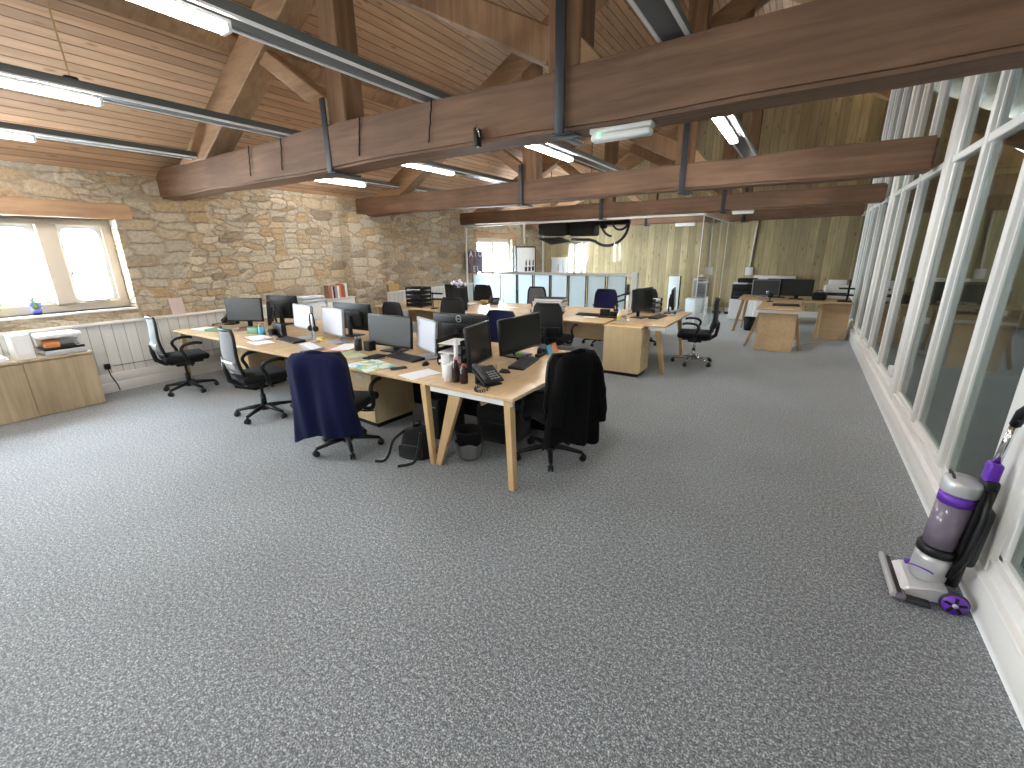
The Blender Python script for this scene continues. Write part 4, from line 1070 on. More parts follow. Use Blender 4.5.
monitor('black monitor seen edge on at the far end of the second row end desk', .5, .32, -1.70, 7.45, .80, R(100), 'screen')
paper_tray('small letter tray of white papers behind the second row end desk monitor', -2.06, 7.40, R(80), n=3, gap=.08)
for k in range(3): sheet('paper_stack', ('lowest', 'middle', 'topmost')[k] + ' white papers in the small letter tray on the second row end desk', 'papers', -2.06, 7.40, R(80), .21, .29, 'paper', z=.757 + .08 * k, h=.03)
t = thing('screen_clamp', 'white clamp arm with a black joint by the second row monitor', 'monitor arm', (-2.07, 6.30, .73))
m = MB(); m.cyl((0, 0, 0), (0, 0, .42), .016, n=12); m.box(-.04, .04, -.03, .03, 0, .02, bev=.004); m.build('pole', M['whiteplastic'], t)
m = MB(); m.cyl((0, -.03, .40), (0, .03, .40), .03); m.box(-.02, .02, -.015, .015, .40, .52, bev=.005); m.build('joint', M['blackplastic'], t)
keyboard('dark keyboard on the end desk of the second row', -1.76, 6.86, R(85), w=.42)
mouse('pale mouse on the far part of the second row end desk', -1.62, 7.15, R(80), mt='grey')
t = thing('desk_organizer', 'dark red desk organizer on the second row beside the clamp arm', 'desk organizer', (-2.14 - .02, 6.42 - .06, .73), R(4)) if False else thing('desk_organizer', 'dark desk organizer with pens behind the maple pedestal', 'desk organizer', (-2.42, 6.52, .73), R(4))
m = MB(); m.box(-.14, .14, -.08, .08, 0, .025, bev=.004); m.box(-.14, .0, .0, .08, .025, .12, bev=.004); m.box(.02, .14, .0, .08, .025, .09, bev=.004); m.build('body', M['blackplastic'], t)
pot('mug', 'white mug beside the organizer on the second row', 'mug', -2.56, 6.66, .04, .10, 'whiteplastic')
pot('pen_pot', 'black pen pot behind the organizer on the second row', 'pen pot', -2.38, 6.72, .04, .11, 'blackplastic'); pens(-2.38, 6.72, .73, 5, .15, 'pens on the second row', .025, 'the pot behind the maple pedestal')
bottle2 = None
t = thing('spray_bottle', 'pale bottle with a yellow label behind the maple pedestal', 'bottle', (-2.15, 6.22, .73)); m = MB(); m.lathe([(.028, 0), (.03, .10), (.012, .14), (.012, .17), (.001, .17)]); m.build('bottle_body', M['paper'], t); m = MB(); m.lathe([(.0305, .03), (.0308, .08)]); m.build('wrapper', M['yellow'], t)
sheet('paper_sheet', 'yellow note lying by the keyboard of the second row end desk', 'paper', -1.99, 6.30 + .1, R(10), .08, .08, 'yellow') if False else None
keyboard('dark keyboard lying alone on the second row desk', -2.78, 6.60, R(3), w=.40)
sheet('paper_sheet', 'pale blue papers beside the keyboard lying alone', 'paper', -2.68, 6.40, R(6), .18, .12, 'paperblue')
t = thing('paper_riser', 'low brown riser under the binders on the second row', 'riser', (-3.42, 6.45, .73), R(6)); m = MB(); m.box(-.22, .22, -.14, .14, 0, .03, bev=.004); m.build('riser', M['brown'], t)
for k in range(5):
    mt = ('blackmatte', 'paper', 'blackmatte', 'paper', 'blackmatte')[k]
    t = thing('binder', ('lowest black binder', 'lower white binder', 'middle black binder', 'upper white binder', 'topmost black binder')[k] + ' of the pile on the second row', 'binder', (-3.42 + .012 * k, 6.45, .761 + .047 * k), R(6 + 5 * math.sin(2.1 * k)), 'binders piled on the second row')
    m = MB(); m.box(-.25, .22, -.15, .15, .004, .041); m.build('pages', M['paper'], t)
    m = MB(); m.box(-.255, .24, -.16, .16, .0, .004); m.box(-.255, .24, -.16, .16, .041, .045); m.box(-.26, -.254, -.16, .16, 0, .045); m.build('cover', M[mt], t)
t = thing('vase', 'tall black planter with white and blue flowers on the second row', 'planter', (-5.02, 6.12, .73))
m = MB(); m.box(-.105, .105, -.09, .09, 0, .40, bev=.012); m.build('planter', M['blackmatte'], t)
rnd = random.Random(3); m = MB()
for k in range(26):
    a, r = rnd.uniform(0, 2 * PI), rnd.uniform(.0, .15); p = (r * math.cos(a), r * math.sin(a) * .8, .42 + rnd.uniform(0, .10))
    b = bmesh.new(); bmesh.ops.create_icosphere(b, subdivisions=1, radius=rnd.uniform(.022, .036)); m._take(b, M['paper'] if k % 3 else M['flowerblue'], Matrix.Translation(p))
m.build('flowers', None, t)
paper_tray('black letter tray tower at the stone wall end of the second row', -6.08, 6.2, R(4), n=5, w=.36, d=.32, gap=.075)
for k in range(5): sheet('paper_stack', ('lowest', 'second lowest', 'middle', 'second highest', 'topmost')[k] + ' paper pile in the tall tray tower on the second row', 'papers', -6.08, 6.18, R(4), .30, .28, ('blackmatte', 'blackmatte', 'darkgrey', 'blackmatte', 'paper')[k], z=.757 + .075 * k, h=(.05, .05, .045, .05, .012)[k])
t = thing('stapler', 'black stapler resting on the tray tower', 'stapler', (-6.05, 6.12, 1.07), R(20)); m = MB(); m.box(-.13, .13, -.05, .05, 0, .03, bev=.01); m.box(-.10, .12, -.04, .04, .03, .05, bev=.01); m.build('body', M['blackplastic'], t)
t = thing('hole_punch', 'two pronged black desk tool beside the tray tower', 'desk tool', (-5.62, 6.12, .73), R(10))
m = MB(); m.box(-.05, .05, -.05, .05, 0, .02, bev=.004); m.cyl((-.03, 0, .02), (-.03, 0, .30), .01, n=10); m.build('stand', M['blackplastic'], t); m = MB(); m.box(-.05, .20, -.02, .02, .16, .19, bev=.005); m.box(-.05, .18, -.02, .02, .26, .29, bev=.005); m.build('prong', M['blackplastic'], t)
monitor('black monitor lying back on the second row by the planter', .58, .33, -5.55, 6.66, .80, R(175), 'screen')
desk_phone('black telephone in the bright patch of the second row', -5.02, 7.18, R(20))
sheet('paper_sheet', 'white papers in the bright patch of the second row', 'paper', -5.62, 7.0, R(8), .42, .30, 'paper', h=.01)
sheet('paper_sheet', 'single white sheet on the bright second row desk', 'paper', -4.5, 6.9, R(-12), .30, .21, 'paper')
t = thing('tissue_box', 'small tan box on the bright second row desk', 'box', (-5.32, 7.26, .73), R(8)); m = MB(); m.box(-.07, .07, -.05, .05, 0, .06, bev=.005); m.build('box', M['tan'], t)

make_chair('see-through dark mesh chair backing onto the wide monitor row', loc=(-4.80, 5.86, 0), rz=R(6), back='darkmesh')
make_chair('dark mesh chair pushed under the near side of the second row', loc=(-3.02, 5.86, 0), rz=R(3), back='darkmesh')
make_chair('navy blue backed chair at the far side of the second row', loc=(-3.10, 7.90, 0), rz=R(178), back='navyblue', cover='navyblue')
make_chair('dark grey chair at the far side of the second row nearest the stone wall', loc=(-5.98, 7.92, 0), rz=R(186), back='darkmesh')
make_chair('pale grey mesh chair at the far side of the second row in the bright patch', loc=(-4.62, 7.90, 0), rz=R(176))
make_chair('dark mesh chair behind the end of the second row', loc=(-2.42, 8.30, 0), rz=R(190), back='darkmesh')
make_chair('black swivel chair with a chrome base beside the second row end desk', loc=(-1.26, 7.2, 0), rz=R(98), back='darkmesh', chrome=True)

# ------------------------------------------------------------------ corner desks by the timber wall
def aleg(x, y, dx): return ((x + dx, y), (x, y), (.022, .03), (.026, .034))
desk('corner_desk', 'oak desk with an end panel and splayed legs near the partition', -.58, .07, 8.70, 10.22, [((-.71, 9.02), (-.50, 8.86), (.022, .028), (.026, .034)), ((.13, 9.05), (.0, 8.86), (.022, .028), (.026, .034)), aleg(-.50, 10.12, -.06), aleg(0, 10.12, .06)], rail=[(-.57, .06, 8.71, 8.74)], panel=[(-.53, .03, 8.76, 8.785, 0.0, .655)], top='oak')
desk('corner_desk', 'oak desk along the back with two black monitors and splayed leg', -1.05, .88, 10.26, 11.3, [((-1.10, 10.62), (-.95, 10.36), (.026, .03), (.03, .04)), aleg(.40, 10.42, -.03), aleg(.45, 11.2, .02), aleg(-.95, 11.2, -.05)], top='oakx')
t = thing('cabinet', 'plain oak cupboard under the corner desk against the partition', 'cupboard', (.64, 10.72, 0)); m = MB(); m.box(-.22, .23, -.22, .3, 0, .70, bev=.004, seg=1); m.build('carcass', M['oakx'], t); m = MB(); m.box(-.215, .225, -.24, -.222, .01, .695, bev=.003, seg=1); m.build('door', M['oakx'], t)
monitor('grey monitor at the printer end of the corner desk', .50, .33, -.60, 10.62, .77, R(14), 'screengrey', bezel='grey')
monitor('black monitor behind the grey one on the corner desk', .46, .33, -.36, 10.86, .78, R(4), 'screen')
monitor('black monitor facing the room in the middle of the corner desk', .53, .325, -.04, 10.66, .79, R(2), 'screen')
keyboard('dark keyboard on the corner desk with the end panel', -.17, 9.32, R(4), w=.42)
t = thing('desk_fan', 'small black and silver desk gadget on the corner desk', 'desk gadget', (-.46, 9.92, .73)); m = MB(); m.lathe([(.06, 0), (.06, .012), (.01, .02), (.01, .10), (.001, .10)]); m.build('stand', M['blackplastic'], t); m = MB(); m.cyl((0, -.03, .13), (0, .03, .13), .055, n=20); m.build('head', M['blackplastic'], t); m = MB(); m.cyl((-.05, -.02, .17), (-.05, .02, .17), .035, n=18); m.build('dial', M['chrome'], t)
t = thing('handbag', 'black bag lying on the corner desk', 'bag', (.34, 10.56, .73), R(-5)); m = MB(); m.box(-.12, .12, -.08, .08, 0, .16, bev=.045, seg=4); m.build('body', M['bag'], t); m = MB(); m.tube([(-.06, 0, .15), (-.04, 0, .19), (.04, 0, .19), (.06, 0, .15)], .008, None, 6); m.build('handle', M['bag'], t)
t = thing('printer', 'white printer on the corner desk against the partition', 'printer', (.62, 11.06, .73)); m = MB(); m.box(-.21, .21, -.17, .17, 0, .26, bev=.03, seg=3); m.build('body', M['whiteplastic'], t); m = MB(); m.box(-.16, .16, -.175, -.165, .07, .13); m.build('paper_slot', M['darkgrey'], t); m = MB(); m.box(-.15, .15, .05, .16, .26, .37, bev=.01, mtx=Matrix.Rotation(R(-6), 4, 'X')); m.build('paper_feed', M['whiteplastic'], t)
t = thing('display_stand', 'black open stand on the cupboard corner next to the partition', 'stand', (.74, 10.50, .73)); m = MB(); m.box(-.11, .11, -.09, .09, 0, .025, bev=.006); m.box(.02, .05, -.02, .02, .02, .40, bev=.006); m.build('post', M['blackplastic'], t); m = MB(); m.box(-.12, .12, -.07, .07, .11, .135, bev=.006); m.build('shelf', M['blackplastic'], t); m = MB(); m.box(-.12, .12, -.07, .07, .23, .255, bev=.006); m.build('shelf', M['blackplastic'], t)
t = thing('waste_bin', 'black bin under the back corner desk', 'waste bin', (-.82, 10.9, 0)); m = MB(); m.lathe([(.10, 0), (.13, .28), (.12, .28), (.09, .006), (.001, .006)]); m.build('bin_body', M['blackmatte'], t)
m = MB(); m.tube([(.02, 9.0, .02), (.2, 9.6, .02), (.45, 9.9, .02), (.7, 10.1, .06), (.88, 10.15, .3)], .012, None, 6); tag(m.build('power_cable', M['tan']), 'pale cable running from the corner desk to the partition', 'cable')
# printers by the timber wall
t = thing('cabinet', 'white low cabinet carrying printers against the timber wall', 'cabinet', (-1.16, 12.5, 0)); m = MB(); m.box(-.27, .27, -.25, .25, .03, .52, bev=.005, seg=1); m.build('carcass', M['white'], t)
for s in (-1, 1):
    m = MB(); m.box(-.262 if s < 0 else .003, -.003 if s < 0 else .262, -.268, -.25, .04, .51, bev=.003, seg=1); m.build('door', M['white'], t)
t = thing('printer', 'large black printer on the white low cabinet', 'printer', (-1.16, 12.5, .52)); m = MB(); m.box(-.26, .26, -.22, .2, 0, .20, bev=.02); m.box(-.26, .26, -.2, .2, .2, .36, bev=.02); m.build('body', M['blackplastic'], t); m = MB(); m.box(-.2, .2, -.34, -.2, .06, .08, bev=.005); m.build('paper_tray', M['darkgrey'], t); m = MB(); m.box(-.25, .05, -.22, .1, .36, .395, bev=.008); m.build('lid', M['whiteplastic'], t)
t = thing('printer', 'white printer next to the black one beside the timber wall', 'printer', (-.68, 12.3, 0)); m = MB(); m.box(-.19, .19, -.2, .2, .0, .9, bev=.02); m.build('body', M['whiteplastic'], t); m = MB(); m.box(-.15, .15, -.205, -.195, .62, .7); m.build('paper_slot', M['darkgrey'], t)
t = thing('box_file', 'black flat box on top of the black printer', 'box', (-1.1, 12.5, .915)); m = MB(); m.box(-.22, .2, -.14, .14, 0, .10, bev=.012); m.build('box', M['blackmatte'], t)
t = thing('wall_shelf', 'white shelf board with upright fixed to the timber wall', 'shelf', (-.6, 13.68, .98)); m = MB(); m.box(-.47, .47, -.16, .02, -.03, .05, bev=.004); m.build('board', M['white'], t); m = MB(); m.box(.22, .30, -.05, .02, -.45, -.03, bev=.004); m.build('upright', M['white'], t)
t = thing('switch_box', 'white switch box on the timber wall at the foot of a conduit', 'switch box', (-1.22, 13.69, 1.13)); m = MB(); m.box(-.09, .09, -.06, .01, -.1, .1, bev=.006); m.build('cover', M['whiteplastic'], t)
m = MB(); m.cyl((-1.22, 13.675, 1.23), (-1.16, 13.675, 2.45), .018, n=10); m.build('conduit', M['white'], t)
for ch in list(t.children):
    if ch.name.startswith('conduit'): ch.location = (1.22, -13.69, -1.13)
t = thing('power_strip', 'black socket block with white trunking at the foot of the timber wall', 'socket block', (-1.55, 13.45, 0)); m = MB(); m.box(-.12, .12, -.06, .06, 0, .06, bev=.008); m.build('body', M['blackplastic'], t)
# ------------------------------------------------------------------ glazed meeting room
t = thing('glass_screen', 'frameless glass screen with a white head rail enclosing the meeting room', 'glass screen', (0, 0, 0))
gy = 9.44
m = MB(); m.box(-7.46, -1.72, gy - .03, gy + .03, 2.33, 2.37, bev=.004); m.build('head_rail', M['white'], t)
m = MB(); m.box(-1.75, -1.69, gy + .03, 13.66, 2.33, 2.37, bev=.004); m.build('head_rail', M['white'], t)
m = MB(); m.box(-7.46, -7.43, gy - .02, gy + .02, .01, 2.33); m.build('side_channel', M['white'], t)
xs = [-7.43 + k * (5.70 / 5) for k in range(6)]
for a, b in zip(xs, xs[1:]):
    m = MB(); m.box(a + .004, b - .004, gy - .005, gy + .005, .012, 2.33); m.build('pane', M['glass'], t)
ys = [gy + .02 + k * (4.2 / 4) for k in range(5)]
for a, b in zip(ys, ys[1:]):
    m = MB(); m.box(-1.725, -1.715, a + .004, b - .004, .012, 2.33); m.build('pane', M['glass'], t)
for b in ys[1:-1]:
    m = MB(); m.box(-1.728, -1.712, b - .008, b + .008, .012, 2.33); m.build('joint_strip', M['white'], t)
m = MB(); m.box(-1.728, -1.712, gy - .008, gy + .008, .012, 2.33); m.build('joint_strip', M['white'], t)

# balustrade behind the glass
t = thing('balustrade', 'white railed balustrade of frosted panels inside the meeting room', 'balustrade', (0, 9.72, 0))
m = MB(); m.box(-7.2, -3.0, -.03, .03, 1.16, 1.225, bev=.006); m.build('top_rail', M['white'], t)
m = MB(); m.box(-7.2, -3.1, -.02, .02, .02, .07, bev=.004); m.build('bottom_rail', M['white'], t)
m = MB(); m.box(-3.12, -2.98, -.06, .06, 0, 1.25, bev=.008); m.build('newel_post', M['white'], t)
x = -3.26; k = 0
while x > -7.1:
    a, b = x - .40, x
    m = MB(); m.box(a, b, -.006, .006, .075, 1.155); m.build('panel', M['balpanel'], t)
    for p in (a - .012, b + .012):
        m = MB(); m.box(p - .009, p + .009, -.014, .014, .07, 1.16); m.build('baluster', M['blackmatte'], t)
    x -= .475
t = thing('stair_rail', 'pair of sloping dark stair rails by the white newel post', 'stair rail', (0, 9.60, 0))
for dz in (0, -.12):
    m = MB(); m.tube([(-3.95, 0, .52 + dz), (-3.2, 0, .80 + dz)], .02, None, 8); m.build('rail', M['darkgrey'], t)
for xx, zt in ((-3.2, .80), (-3.9, .54)):
    m = MB(); m.cyl((xx, 0, 0), (xx, 0, zt), .016, n=10); m.build('rail_post', M['darkgrey'], t)

# hanging ventilation unit
t = thing('ventilation_unit', 'black equipment with curved hoses hanging inside the meeting room', 'ventilation unit', (0, 10.05, 0))
m = MB(); m.box(-5.55, -4.75, -.22, .22, 2.06, 2.36, bev=.06, seg=4); m.build('body', M['blackmatte'], t)
m = MB(); m.box(-4.72, -4.12, -.2, .2, 2.04, 2.36, bev=.05, seg=4); m.build('fan_box', M['blackmatte'], t)
m = MB(); m.hexa([(-5.52, -.2, 2.0), (-5.12, -.32, 1.85), (-4.72, -.1, 1.92), (-5.1, .1, 2.02), (-5.52, -.2, 2.02), (-5.12, -.32, 1.87), (-4.72, -.1, 1.94), (-5.1, .1, 2.04)]); m.build('deflector_plate', M['darkgrey'], t)
def arc(cx, cz, r, a0, a1, n=16, y=0): return [(cx + r * math.cos(R(a0 + (a1 - a0) * k / n)), y, cz + r * math.sin(R(a0 + (a1 - a0) * k / n))) for k in range(n + 1)]
m = MB(); m.tube([(-4.75, 0, 1.97), (-4.5, 0, 1.96), (-4.3, 0, 1.96)] + arc(-3.85, 2.30, .48, 232, 358, 16), .032, None, 10); m.build('hose', M['darkgrey'], t)
m = MB(); m.tube(arc(-3.72, 2.3, .28, 175, 262, 12), .025, None, 10); m.build('hose', M['darkgrey'], t)
m = MB(); m.tube(arc(-3.55, 2.32, .17, 190, 350, 12, -.05), .022, None, 10); m.build('hose', M['darkgrey'], t)
m = MB(); m.box(-4.15, -3.35, -.05, .08, 2.26, 2.36, bev=.02); m.cyl((-3.95, -.1, 2.24), (-3.95, .1, 2.24), .05, n=16); m.build('manifold', M['blackmatte'], t)
for xx in (-5.3, -4.3):
    m = MB(); m.cyl((xx, 0, 2.34), (xx, 0, roofz(xx)), .008, n=8); m.build('hanger_rod', M['iron'], t)

# things on the meeting room walls
t = thing('poster', 'dark poster with white letters on the stone wall', 'poster', (LX, 9.81, 1.47))
m = MB(); m.box(.105, .125, -.31, .31, -.28, .28, bev=.002, seg=1); m.build('panel', M['poster'], t)
for s, z in (('A T O', .19), ('E L', -.19)): text(s, .21, basis((0, 1, 0), (0, 0, 1), (.127, 0, z)), M['paper'], 'lettering', t)
t = thing('display_board', 'white display board with dark figures on the stone wall', 'display board', (LX, 12.48, 1.25))
m = MB(); m.box(.02, .10, -.62, .62, -.75, .62, bev=.004); m.build('frame', M['darkgrey'], t)
m = MB(); m.box(.098, .106, -.56, .54, -.70, .58); m.build('sheet', M['paper'], t)
m = MB()
for k in range(3):
    y = -.02 + .22 * k; m.box(.105, .109, y - .035, y + .045, .03, .16, bev=.0015, seg=1); m.cyl((.105, y + .01, .185), (.109, y + .01, .185), .028, n=12); m.box(.105, .109, y - .08, y + .07, -.14, .0, bev=.0015, seg=1)
m.build('figures', M['blackmatte'], t)
t = thing('flip_chart', 'pale flip chart board leaning near the small end window', 'flip chart', (-6.82, 13.45, 0))
m = MB(); m.box(-.28, .28, -.01, .015, .72, 1.52, bev=.004, mtx=Matrix.Rotation(R(-3), 4, 'X')); m.build('board', M['frost'], t)
for s in (-1, 1):
    m = MB(); m.cyl((s * .3, -.02, 0), (s * .2, -.06, 1.45), .012, n=8); m.build('leg', M['grey'], t)
m = MB(); m.cyl((0, .22, 0), (0, .02, 1.3), .012, n=8); m.build('leg', M['grey'], t)
for x, lab in ((-7.46, 'cream vertical pipe in the corner of stone and timber walls'),):
    m = MB(); m.cyl((x, 13.6, 0), (x, 13.6, 2.7), .035, n=12); tag(m.build('pipe', M['white']), lab, 'pipe')
m = MB(); m.cyl((-7.42, 12.3, 1.95), (-7.42, 12.3, 2.9), .04, n=12); tag(m.build('pipe', M['plaster']), 'cream pipe rising above the white display board', 'pipe')
t = thing('whiteboard', 'pale blue board with a dark edge standing behind the glass', 'board', (-3.05, 13.4, 0)); m = MB(); m.box(-.16, .14, -.015, .015, .05, .98, bev=.004); m.build('board', M['frost'], t); m = MB(); m.box(.14, .17, -.02, .02, .05, 1.0, bev=.003); m.build('edge', M['blackmatte'], t); m = MB(); m.box(-.16, .17, -.1, .1, 0, .05, bev=.004); m.build('foot', M['grey'], t)
t = thing('notice_board', 'white framed grey planner board on the timber wall behind the glass', 'notice board', (-2.40, 13.66, .62)); m = MB(); m.box(-.21, .21, -.01, .03, -.25, .30, bev=.004); m.build('frame', M['white'], t); m = MB(); m.box(-.17, .17, -.018, -.009, -.2, .25); m.build('sheet', M['cardbox'], t); m = MB()
for k in range(5): m.box(-.16, .16, -.02, -.016, -.16 + .08 * k, -.155 + .08 * k)
m.build('grid_lines', M['darkgrey'], t)
t = thing('storage_box', 'pale plastic storage box under the planner board', 'box', (-2.45, 13.42, 0)); m = MB(); m.box(-.22, .22, -.15, .15, 0, .36, bev=.02, taper=(1.06, 1.06)); m.build('box', M['frost'], t); m = MB(); m.box(-.24, .24, -.17, .17, .36, .385, bev=.008); m.build('lid', M['whiteplastic'], t)

# ------------------------------------------------------------------ left wall furniture and ledge things
t = thing('low_cabinet', 'pale oak low cabinet under the window', 'cabinet', (-7.2, 1.04, 0))
m = MB(); m.box(-.24, .18, -.86, .59, .0, .625, bev=.003, seg=1); m.build('carcass', M['cabinet'], t)
m = MB(); m.box(-.24, .205, -.87, .60, .625, .65, bev=.003, seg=1); m.build('top', M['cabinet'], t)
for a, b in ((-.86, -.30), (-.29, -.003), (.003, .585)) if False else ((-.86, -.004), (.004, .585)):
    m = MB(); m.box(.18, .20, a, b, .01, .615, bev=.002, seg=1); m.build('door', M['cabinet'], t)
t = thing('printer', 'white desktop printer with an orange sheet on the pale oak cabinet', 'printer', (-7.22, 1.42, .65))
m = MB(); m.box(-.16, .16, -.17, .19, 0, .055, bev=.008); m.build('paper_tray', M['cardbox'], t)
m = MB(); m.box(-.17, .15, -.17, .18, .06, .085, bev=.004); m.build('output_shelf', M['blackplastic'], t)
m = MB(); m.box(-.18, .14, -.18, .18, .19, .235, bev=.012, seg=3); m.box(-.18, -.08, -.18, .18, .085, .2, bev=.008); m.build('body', M['whiteplastic'], t)
m = MB(); m.box(-.06, .1, -.14, -.02, .087, .16, bev=.004, mtx=Matrix.Rotation(R(8), 4, 'Y')); m.build('orange_sheet', M['orange'], t)
t = thing('box_file', 'white upright box file beside the printer on the pale oak cabinet', 'box file', (-7.2, 1.10, .65)); m = MB(); m.box(-.14, .14, -.075, .075, 0, .275, bev=.006); m.build('box', M['whiteplastic'], t); m = MB(); m.box(.139, .142, -.05, .05, .06, .2); m.build('spine_label', M['paper'], t)
t = thing('paper_tray', 'white flat tray of papers at the window end of the pale oak cabinet', 'tray', (-7.2, .80, .65)); m = MB(); m.box(-.15, .15, -.17, .17, 0, .035, bev=.005); m.box(-.15, -.13, -.17, .17, .03, .16, bev=.004); m.build('tray', M['whiteplastic'], t); m = MB(); m.box(-.12, .14, -.15, .15, .035, .05); m.build('papers', M['paper'], t)
def leafy(name, label, loc, mt, r, n, seed, potm):
    t = thing(name, label, 'pot plant', loc); m = MB(); m.lathe([(.035, 0), (.048, .07), (.044, .07), (.03, .01), (.001, .01)]); m.build('pot', M[potm], t)
    rnd = random.Random(seed); m = MB()
    for k in range(n):
        a = rnd.uniform(0, 2 * PI); rr = r * rnd.uniform(.2, 1); z = .07 + rnd.uniform(.01, .12)
        m.tube([(0, 0, .06), (rr * .5 * math.cos(a), rr * .5 * math.sin(a), z * .8), (rr * math.cos(a), rr * math.sin(a), z)], [.004, .012, .006], M['leaf'], 5)
        if mt != 'leaf':
            b = bmesh.new(); bmesh.ops.create_icosphere(b, subdivisions=1, radius=.016); m._take(b, M[mt], Matrix.Translation((rr * math.cos(a), rr * math.sin(a), z + .01)))
    m.build('foliage', None, t)
leafy('flowering_plant', 'small blue flowering pot plant on the window sill', (LX - .10, 1.40, 1.07), 'flowerblue', .06, 16, 4, 'flowerblue')
leafy('pot_plant', 'bright green pot plant in a terracotta pot on the window sill', (LX - .08, 1.05, 1.07), 'leaf', .09, 22, 5, 'terracotta')
t = thing('picture_card', 'pinkish card propped on the dado ledge against the stone', 'card', (LX + .055, 2.78, .92)); m = MB(); m.box(-.006, .006, -.085, .085, 0, .23, bev=.002, seg=1, mtx=Matrix.Translation((.02, 0, 0)) @ Matrix.Rotation(R(-10), 4, 'Y')); m.build('card', plain('pink_grey_card', (.62, .50, .47), .7), t)
t = thing('plug', 'black plug with a lead on the white dado', 'plug', (LX + .06, 1.84, .35)); m = MB(); m.box(0, .05, -.03, .03, -.035, .035, bev=.01); m.build('body', M['blackplastic'], t); m = MB(); m.tube([(.03, 0, -.03), (.03, .01, -.12), (.035, .05, -.25), (.04, .06, -.335)], .006, None, 6); m.build('lead', M['blackplastic'], t)
m = MB(); m.tube([(LX + .075, 1.9, .345), (LX + .07, 2.6, .34), (LX + .07, 3.6, .33)], .0035, None, 6); tag(m.build('cable', M['blackplastic']), 'black cable pinned along the white dado', 'cable')
# books on a white box by the pier
t = thing('ledge_box', 'white boxed ledge carrying books next to the stone pier', 'shelf', (LX + .10, 5.42, 0)); m = MB(); m.box(.01, .14, -.33, .28, 0, .90, bev=.004); m.build('carcass', M['white'], t); m = MB(); m.box(.0, .16, -.34, .29, .90, .925, bev=.004); m.build('top', M['white'], t)
bk = [('brown', .06, .24, 'thick brown'), ('pink', .03, .22, 'slim pink'), ('blackmatte', .03, .21, 'slim black'), ('grey', .05, .23, 'grey'), ('paper', .04, .22, 'white'), ('orange', .035, .24, 'orange'), ('red', .05, .25, 'dark red'), ('brown', .03, .22, 'slim brown'), ('paper', .05, .26, 'tall cream')]
y = 5.14
for mt, th, h, w_ in bk:
    t = thing('book', w_ + ' book standing on the white ledge by the pier', 'book', (LX + .18, y + th / 2, .925), group='books on the ledge by the pier')
    m = MB(); m.box(-.065, .06, -th / 2 + .003, th / 2 - .003, .003, h - .003); m.build('pages', M['paper'], t)
    m = MB(); m.box(-.07, .065, -th / 2, -th / 2 + .003, 0, h); m.box(-.07, .065, th / 2 - .003, th / 2, 0, h); m.box(.062, .066, -th / 2, th / 2, 0, h); m.build('cover', M[mt], t)
    y += th + .004
for k in range(3):
    t = thing('document_box', ('lowest', 'middle', 'topmost')[k] + ' pale blue document tray on the dado ledge', 'document tray', (LX + .17, 4.72, .92 + .05 * k) if False else (-6.95, 4.55, .0)) if False else None
t = thing('document_trays', 'pale blue stacked document tray in front of the books', 'document tray', (LX + .10 + .17, 4.72, 0)); m = MB(); m.box(-.13, .13, -.22, .22, 0, .86, bev=.005); m.build('carcass', M['white'], t)
for k in range(3):
    m = MB(); m.box(-.13, .13, -.21, .21, .865 + .055 * k, .905 + .055 * k, bev=.006); m.build('tray', M['paperblue'], t)
t = thing('storage_box', 'tan box on the dado ledge just past the pier', 'box', (LX + .05, 6.72, .92)); m = MB(); m.box(-.04, .04, .0, .30, 0, .15, bev=.004); m.build('box', M['tan'], t)
t = thing('storage_box', 'small brown box between the tan box and the pier', 'box', (LX + .05, 6.56, .92)); m = MB(); m.box(-.04, .04, .0, .13, 0, .14, bev=.004); m.build('box', M['brown'], t)

# ------------------------------------------------------------------ vacuum cleaner
V = thing('vacuum_cleaner', 'silver and purple upright vacuum cleaner leaning by the glazed partition', 'vacuum cleaner', (.762, 2.74, 0), R(-88))
# local frame: front is -Y (towards the room), handle side +Y
def bd(mb, mt, name): return mb.build(name, M[mt] if mt else None, V)
m = MB(); m.prism([(-.125, .02), (-.125, .045), (-.09, .07), (.0, .10), (.06, .105), (.06, .03), (-.02, .02)], 0, -.125, .125, None, .008); bd(m, 'silver', 'floor_head')
m = MB(); m.box(-.175, .175, -.155, -.095, .012, .052, bev=.014, seg=3); bd(m, 'clearplastic', 'brush_window')
m = MB(); m.box(-.178, .178, -.162, -.138, .028, .064, bev=.008); bd(m, 'silver', 'bumper')
m = MB(); m.cyl((-.16, -.122, .032), (.16, -.122, .032), .022, n=16); bd(m, 'darkgrey', 'brush_roll')
m = MB(); m.box(.13, .17, -.158, -.11, .018, .03, bev=.004); bd(m, 'orange', 'brush_end')
m = MB(); m.box(-.17, .17, -.10, .0, .012, .03, bev=.006); bd(m, 'darkgrey', 'sole_plate')
m = MB(); m.box(-.115, -.08, -.07, -.02, .075, .10, bev=.01); bd(m, 'purple', 'pedal')
for s in (-1, 1):
    m = MB(); m.cyl((s * .115, .085, .054), (s * .148, .085, .054), .05, n=28); w_ = bd(m, 'purple', 'wheel')
    m = MB(); m.tube([(s * .132, .085 + .05 * math.cos(2 * PI * k / 28), .054 + .05 * math.sin(2 * PI * k / 28)) for k in range(28)], .008, None, 8, closed=True); m.build('tyre', M['darkgrey'], w_)
    for k in range(5):
        m = MB(); m.box(-.002, .004, -.007, .007, .014, .043, bev=.001, seg=1, mtx=Matrix.Translation((s * .148, .085, .054)) @ Matrix.Rotation(2 * PI * k / 5, 4, 'X')); m.build('spoke', M['blackplastic'], w_)
    m = MB(); m.cyl((s * .146, .085, .054), (s * .153, .085, .054), .011, n=12); m.build('hub', M['silver'], w_)
